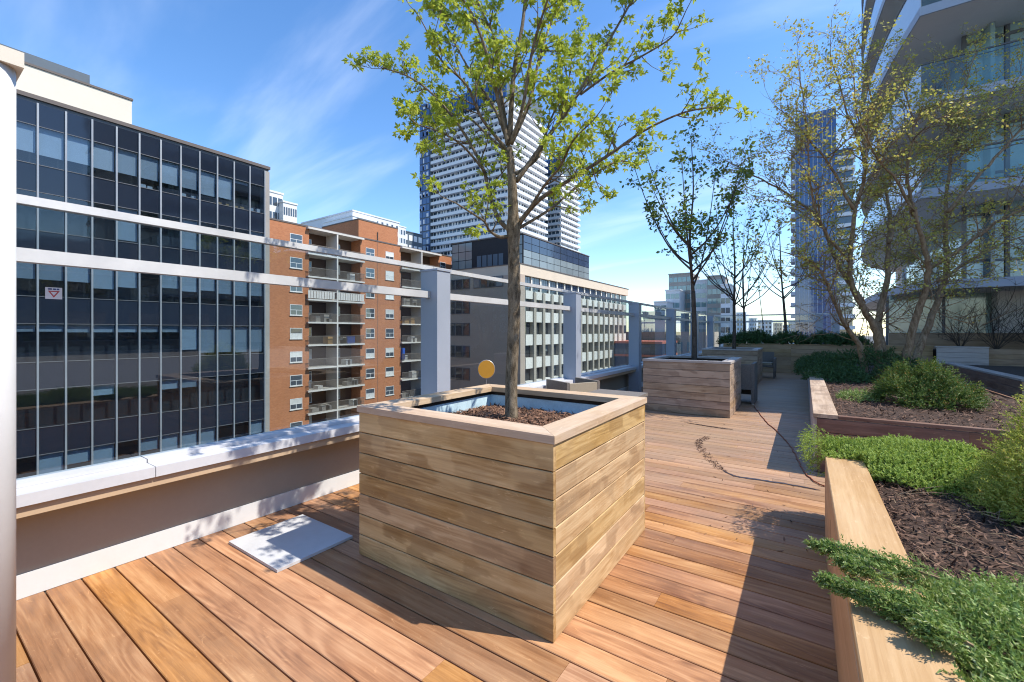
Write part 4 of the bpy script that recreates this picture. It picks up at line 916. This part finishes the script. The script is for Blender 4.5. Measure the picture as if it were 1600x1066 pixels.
for k in range(5): B(-42.6 + k * 1.05, -41.75 + k * 1.05, 53.0, 53.046, 11.5, 13.3).build('louvre_panel', 'slate', tb_)

# ---- twin balcony towers
def balcony_tower(label, x0, x1, y0, y1, ztop, st, glass_left, seed, zmech, ov=1.6):
    random.seed(seed); t = thing('balcony_tower', ((x0 + x1) / 2, (y0 + y1) / 2, -24), label, 'tower', None)
    B(x0, x1, y0, y1, -24, ztop).build('core', 'tower_win', t)
    n = int((ztop + 5) / st); win = MB()
    for k in range(n):
        z = ztop - st * (k + 1)
        B(x0 + glass_left, x1 + ov, y0 - ov, y1, z - .12, z + 1.12).build('balcony', 'tower_white', t)
        x = x0 + glass_left
        while x < x1: win.box(x, x + random.uniform(.25, .9), y0 - .12, y0 - .02, z + 1.125, z + st - .13); x += random.uniform(1.2, 2.6)
        y = y0
        while y < y1: win.box(x1 + .02, x1 + .12, y, y + random.uniform(.25, .9), z + 1.125, z + st - .13); y += random.uniform(1.2, 2.6)
    win.build('window_piers', 'tower_white', t, kind='stuff')
    gs = MB(); gl = MB(); z = -5
    if glass_left:
        while z < zmech:
            for j in range(3): gs.box(x0 - .3 + j * glass_left / 3, x0 - .3 + (j + 1) * glass_left / 3 - .25, y0 - ov - .2, y0 + 1, z + .15, z + st - .35)
            z += st
        gs.build('glazing', 'tower_glass', t, kind='stuff'); B(x0 - .35, x0 + glass_left - .1, y0 - ov, y0 + 8, -24, zmech).build('glazed_bay', 'slate', t)
        lt = MB()
        for _ in range(90):
            z = -5 + st * random.randint(0, int((zmech + 4) / st)); j = random.randint(0, 2); xx = x0 - .3 + j * glass_left / 3; lt.box(xx + .1, xx + random.uniform(.6, 1.4), y0 - ov - .26, y0 - ov - .21, z + .3, z + random.uniform(1.2, 2.4))
        lt.build('pale_blinds', 'tower_white', t, kind='stuff')
    return t
tA = balcony_tower('taller of two white striped balcony towers, with a dark blue glazed corner', -140.0, -94.5, 136.2, 165, 91.5, 2.95, 6.2, 2, 99.5)
mb_ = MB(); x = -134
while x < -94.8: mb_.box(x, x + 1.0, 135.2, 135.6, 91.7, 99.0); x += 1.25
mb_.build('crown_glazing', 'tower_glass', tA, kind='stuff'); B(-134, -94.5, 135.6, 163, 91.6, 99.2).build('crown_core', 'slate', tA); B(-108, -99, 138, 158, 99.2, 104).build('roof_box', 'haze_white', tA)
tB = balcony_tower('shorter of two white striped balcony towers, standing behind the finned office', -123.5, -101.5, 192.3, 213, 81.5, 2.95, 0, 3, 86)
mb_ = MB(); x = -123.5
while x < -101.8: mb_.box(x, x + 1.0, 191.4, 191.8, 81.7, 88.5); x += 1.3
mb_.build('crown_glazing', 'tower_glass', tB, kind='stuff'); B(-123.5, -101.5, 191.8, 212, 81.6, 88.6).build('crown_core', 'slate', tB)

# ---- other blocks
def block(name, label, u0, u1, vtop, x=None, y=None, wall='haze_white', depth=15, rows=8, st=3.0, win='win_dark', wv=0.55, cols=None, steps=(), zb=-24):
    """pale city block: facade on a plane x=const (facing +X) or y=const (facing -Y), spanning two photo columns"""
    if x is not None:
        a, b_ = atx(u0, vtop, x), atx(u1, vtop, x); z = a.z; box = (x - depth, x, a.y, b_.y)
    else:
        a, b_ = aty(u0, vtop, y), aty(u1, vtop, y); z = a.z; box = (a.x, b_.x, y, y + depth)
    t = thing(name, ((box[0] + box[1]) / 2, (box[2] + box[3]) / 2, zb), label, 'building')
    B(*box, zb, z).build('wall', wall, t); B(box[0] - .15, box[1] + .15, box[2] - .15, box[3] + .15, z + .001, z + .4).build('coping', wall, t)
    w_ = (b_.y - a.y) if x is not None else (b_.x - a.x); cols = cols or max(2, int(w_ / 2.6)); cwid = w_ / cols
    for r in range(rows):
        zt = z - 1.0 - st * r
        for k in range(cols):
            p, q_ = cwid * (k + .5 - wv / 2), cwid * (k + .5 + wv / 2)
            if x is not None: B(x + .005, x + .06, a.y + p, a.y + q_, zt - st * .55, zt).build('window', win, t)
            else: B(a.x + p, a.x + q_, y - .06, y - .005, zt - st * .55, zt).build('window', win, t)
    return t, box, z
block('white_apartment_block', 'white gridded block with large windows rising behind the brick apartments, taller part', 408, 442, 296, x=-100, wall='win_white', rows=7, st=3.4, wv=.8, cols=4)
block('white_apartment_block', 'white gridded block with narrow windows, lower part beside the taller one', 442.5, 464, 316, x=-98, wall='win_white', rows=5, st=3.2, wv=.6, cols=6)
block('white_slab_block', 'long white slab block with a crane-like mast seen over the brick roof', 551, 624, 330, x=-105, wall='haze_white', depth=26, rows=3, st=3.2, wv=.35, cols=9)
block('white_slab_block', 'blue-grey stepped end of the long white slab block', 505, 551, 349, y=74, wall='tower_white', depth=8, rows=4, st=3.0, wv=.7, cols=5, win='tower_win')
block('white_slab_block', 'white block with small windows right of the brick roof house', 616, 634, 352, x=-120, wall='haze_white', rows=4, st=3.0, cols=4)
block('dark_block', 'dark slate-topped block beside the blue glazed tower corner', 630, 660, 361, x=-130, wall='slate', rows=3, st=4, win='tower_white', wv=.7, cols=4)
for lab, u0, u1, vt, y, wall, rows, win in (('pale green glass condominium with the tallest roof block', 1045, 1080, 430, 156, 'conc_grey', 14, 'condo_glass'), ('green glass condominium wing beside the tallest block', 1079, 1112, 440, 153, 'haze_white', 13, 'condo_glass'), ('stepped glass condominium wing with roof terrace', 1040, 1062, 455, 148, 'haze_white', 10, 'condo_glass'), ('glass condominium slab partly behind thin branches', 1105, 1128, 433, 150, 'conc_grey', 13, 'condo_glass'), ('white balconied strip of the condominium', 1126, 1141, 446, 147, 'tower_white', 12, 'tower_win'), ('lower terrace wing of the glass condominium', 1022, 1042, 473, 140, 'haze_white', 8, 'condo_glass'), ('lowest stepped roof wing of the glass condominium', 1004, 1024, 489, 134, 'conc_grey', 6, 'condo_glass')):
    block('glass_condominium', lab, u0, u1, vt, y=y, wall=wall, rows=rows, st=3.0, win=win, wv=.86, cols=max(2, int((u1 - u0) / 7)), depth=14)
lw = thing('low_building', (-33, 108, -24), 'low beige roofed building beyond the glass fence', 'building')
B(-48, -18, 104, 120, -24, 1.4).build('wall', 'stone_pink', lw); B(-36, -26, 106, 114, 1.4, 4.2).build('roof_box', 'haze_white', lw)
for k in range(8): B(-46 + 3.4 * k, -43.6 + 3.4 * k, 103.93, 103.99, -3.2, -1).build('window', 'condo_glass', lw)
ob_ = thing('banded_building', (-33, 92, -24), 'low building with orange horizontal bands seen through the glass fence', 'building')
B(-42, -23.5, 88, 100, -24, -1.0).build('wall', 'pent_dark', ob_)
for k in range(4): B(-42.1, -23.4, 87.8, 100.1, -1.0 - 2.7 * k, -.55 - 2.7 * k).build('orange_band', 'orange_metal', ob_)
# blue glass tower down the street
bt = thing('blue_glass_tower', (3, 154, -24), 'tall blue glass tower rising behind the spreading tree', 'tower')
B(-2.2, 7.0, 144.2, 165, -24, 61.5).build('shaft', 'tower_glass', bt)
for k in range(9): B(-2.2 + k * 1.02, -2.2 + k * 1.02 + .14, 144.0, 144.199, -24, 61.5).build('mullion', 'fascia', bt)
for k in range(22): B(-3.2, -2.2, 143.6, 150, 52 - 3.1 * k - .15, 52 - 3.1 * k + .9).build('slab_edge', 'fascia', bt)
for k in range(17): B(7.2, 11, 143.4, 165, 47 - 3.0 * k, 47 - 3.0 * k + 1.0).build('balcony', 'tower_white', bt)
B(7.0, 10.5, 144.2, 165, -24, 50).build('balcony_core', 'tower_win', bt)
# distant skyline
random.seed(99)
for k, (u0, u1, vt, y) in enumerate(((1146, 1166, 489, 420), (1168, 1182, 498, 500), (1184, 1206, 501, 460), (1205, 1222, 505, 520), (1222, 1240, 508, 600), (1152, 1160, 495, 620), (1232, 1246, 504, 380))):
    block('distant_building', 'pale distant city block low on the skyline beyond the end fence', u0, u1, vt, y=y, wall=random.choice(('haze_white', 'tower_white', 'stone_cream')), rows=5, st=4, wv=.5, cols=4, depth=20)[0]['group'] = 'distant skyline blocks'

# ---- the residential tower over the terrace
rt_ = thing('residential_tower', (12, 22, 0), 'curved residential tower with taupe soffits and glass balconies above the terrace', 'tower')
edge = crspline([(3.0, 18.3, 0), (2.62, 21.3, 0), (2.44, 24.7, 0), (2.5, 28.5, 0), (2.85, 32.5, 0), (3.7, 36.5, 0), (5.2, 40, 0)], 5)
slabring = [(p.x, p.y) for p in edge] + [(8.5, 40.0), (8.5, 18.3)]
inn = [(p.x + 1.9, p.y + 1.6) for p in edge]
def offset(o_, z0, z1, th):
    m = MB(); a = [(p.x + o_, p.y + (o_ if i == 0 else 0)) for i, p in enumerate(edge)]; b_ = [(x + th, y + (th if i == 0 else 0)) for i, (x, y) in enumerate(a)]
    for i in range(len(a) - 1): m.prism([a[i], a[i + 1], b_[i + 1], b_[i]], z0, z1)
    return m
zs = [3.05 + 2.84 * k for k in range(13)]
for k, z in enumerate(zs):
    s_ = MB().prism(list(reversed(slabring)), z - .24, z).build('balcony_slab', 'soffit', rt_)
    offset(-.03, z - .25, z + .02, .028).build('fascia', 'fascia', s_); B(2.97, 8.5, 18.24, 18.298, z - .25, z + .02).build('fascia', 'fascia', s_)
    if k: 
        offset(.0, z + .022, z + 1.06, .02).build('side_balustrade', 'balc_glass', rt_)
        B(3.03, 8.4, 18.32, 18.335, z + .03, z + 1.06).build('front_balustrade', 'balc_clear', rt_)
        h = MB(); h.tube([(p.x, p.y, z + 1.09) for p in edge], .03, 6); h.tube([(3.0, 18.32, z + 1.09), (8.4, 18.32, z + 1.09)], .03, 6); h.tube([(3.0, 18.36, z + .98), (8.4, 18.36, z + .98)], .015, 6); h.build('handrail', 'cw_frame', rt_)
    # window wall set back
    zt = z + 2.84 - .25
    for j in range(5):
        xa = 4.35 + j * .85 * 1.15; xb = xa + .95
        f = MB(); f.box(xa, xa + .1, 20.3, 20.42, z, zt); f.box(xa + .1, xb, 20.3, 20.42, z, z + .14); f.box(xa + .1, xb, 20.3, 20.42, z + .72, z + .80); f.box(xa + .1, xb, 20.3, 20.42, zt - .34, zt - .24); wf_ = f.build('window_frame', 'frame_grey', rt_)
        for (p, q_) in ((z + .141, z + .719), (z + .801, zt - .341), (zt - .239, zt)): B(xa + .101, xb - .001, 20.34, 20.38, p, q_).build('pane', 'green_glass', wf_)
    for j in range(0, len(inn) - 6, 3):
        a, b_ = inn[j], inn[j + 3]; m = MB(); m.prism([a, b_, (b_[0] + .1, b_[1]), (a[0] + .1, a[1])], z, zt); m.build('side_glazing', 'green_glass' if (j + k) % 4 else 'tower_win', rt_)
B(5.2, 8.4, 20.5, 39.5, 0, 40.0).build('core', 'soffit', rt_)
for j in range(4):      # ground floor glazing
    xa = 2.5 + j * 1.5; f = B(xa, xa + .08, 21.0, 21.1, 0, 2.8).build('ground_floor_frame', 'frame_grey', rt_); B(xa + .081, xa + 1.499, 21.03, 21.06, 0.0, 2.8).build('pane', 'green_glass', f)
B(2.4, 8.4, 19.6, 19.7, 0, 1.45).build('timber_screen', 'olive_wood', rt_)
# wing towards the right, out of the picture: added to the tower, shaped to shade the far deck
wing = B(8.52, 12.0, 14.2, 40, -0.05, 40).build('wing', 'soffit', rt_)
for k, z in enumerate(zs):
    B(8.45, 12.05, 14.05, 14.199, z - .24, z).build('shade_wing_slab', 'fascia', rt_)
    for j in range(2): B(8.8 + j * 1.6, 10.1 + j * 1.6, 14.14, 14.198, z + .2, z + 2.3).build('shade_wing_window', 'green_glass', rt_)

# ---- unseen blocks added at the right to darken reflections in the office glass
for k, (x, y0, y1, z, wl) in enumerate(((46, -60, -8, 14, 'cw_frame'), (44, -4, 26, 17, 'slate'), (48, 30, 80, 12, 'cw_frame'))):
    t = thing('reflection_block', (x + 8, (y0 + y1) / 2, -24), ('grey concrete block', 'slate clad block', 'long grey block')[k] + ' added out of view to darken the office reflections', 'building')
    B(x, x + 16, y0, y1, -24, z).build('wall', wl, t)
    for r in range(6):
        for c_ in range(int((y1 - y0) / 4)): B(x - .06, x - .005, y0 + 1 + c_ * 4, y0 + 3.4 + c_ * 4, z - 2.6 - 3.2 * r, z - 1 - 3.2 * r).build('window', 'win_dark', t)
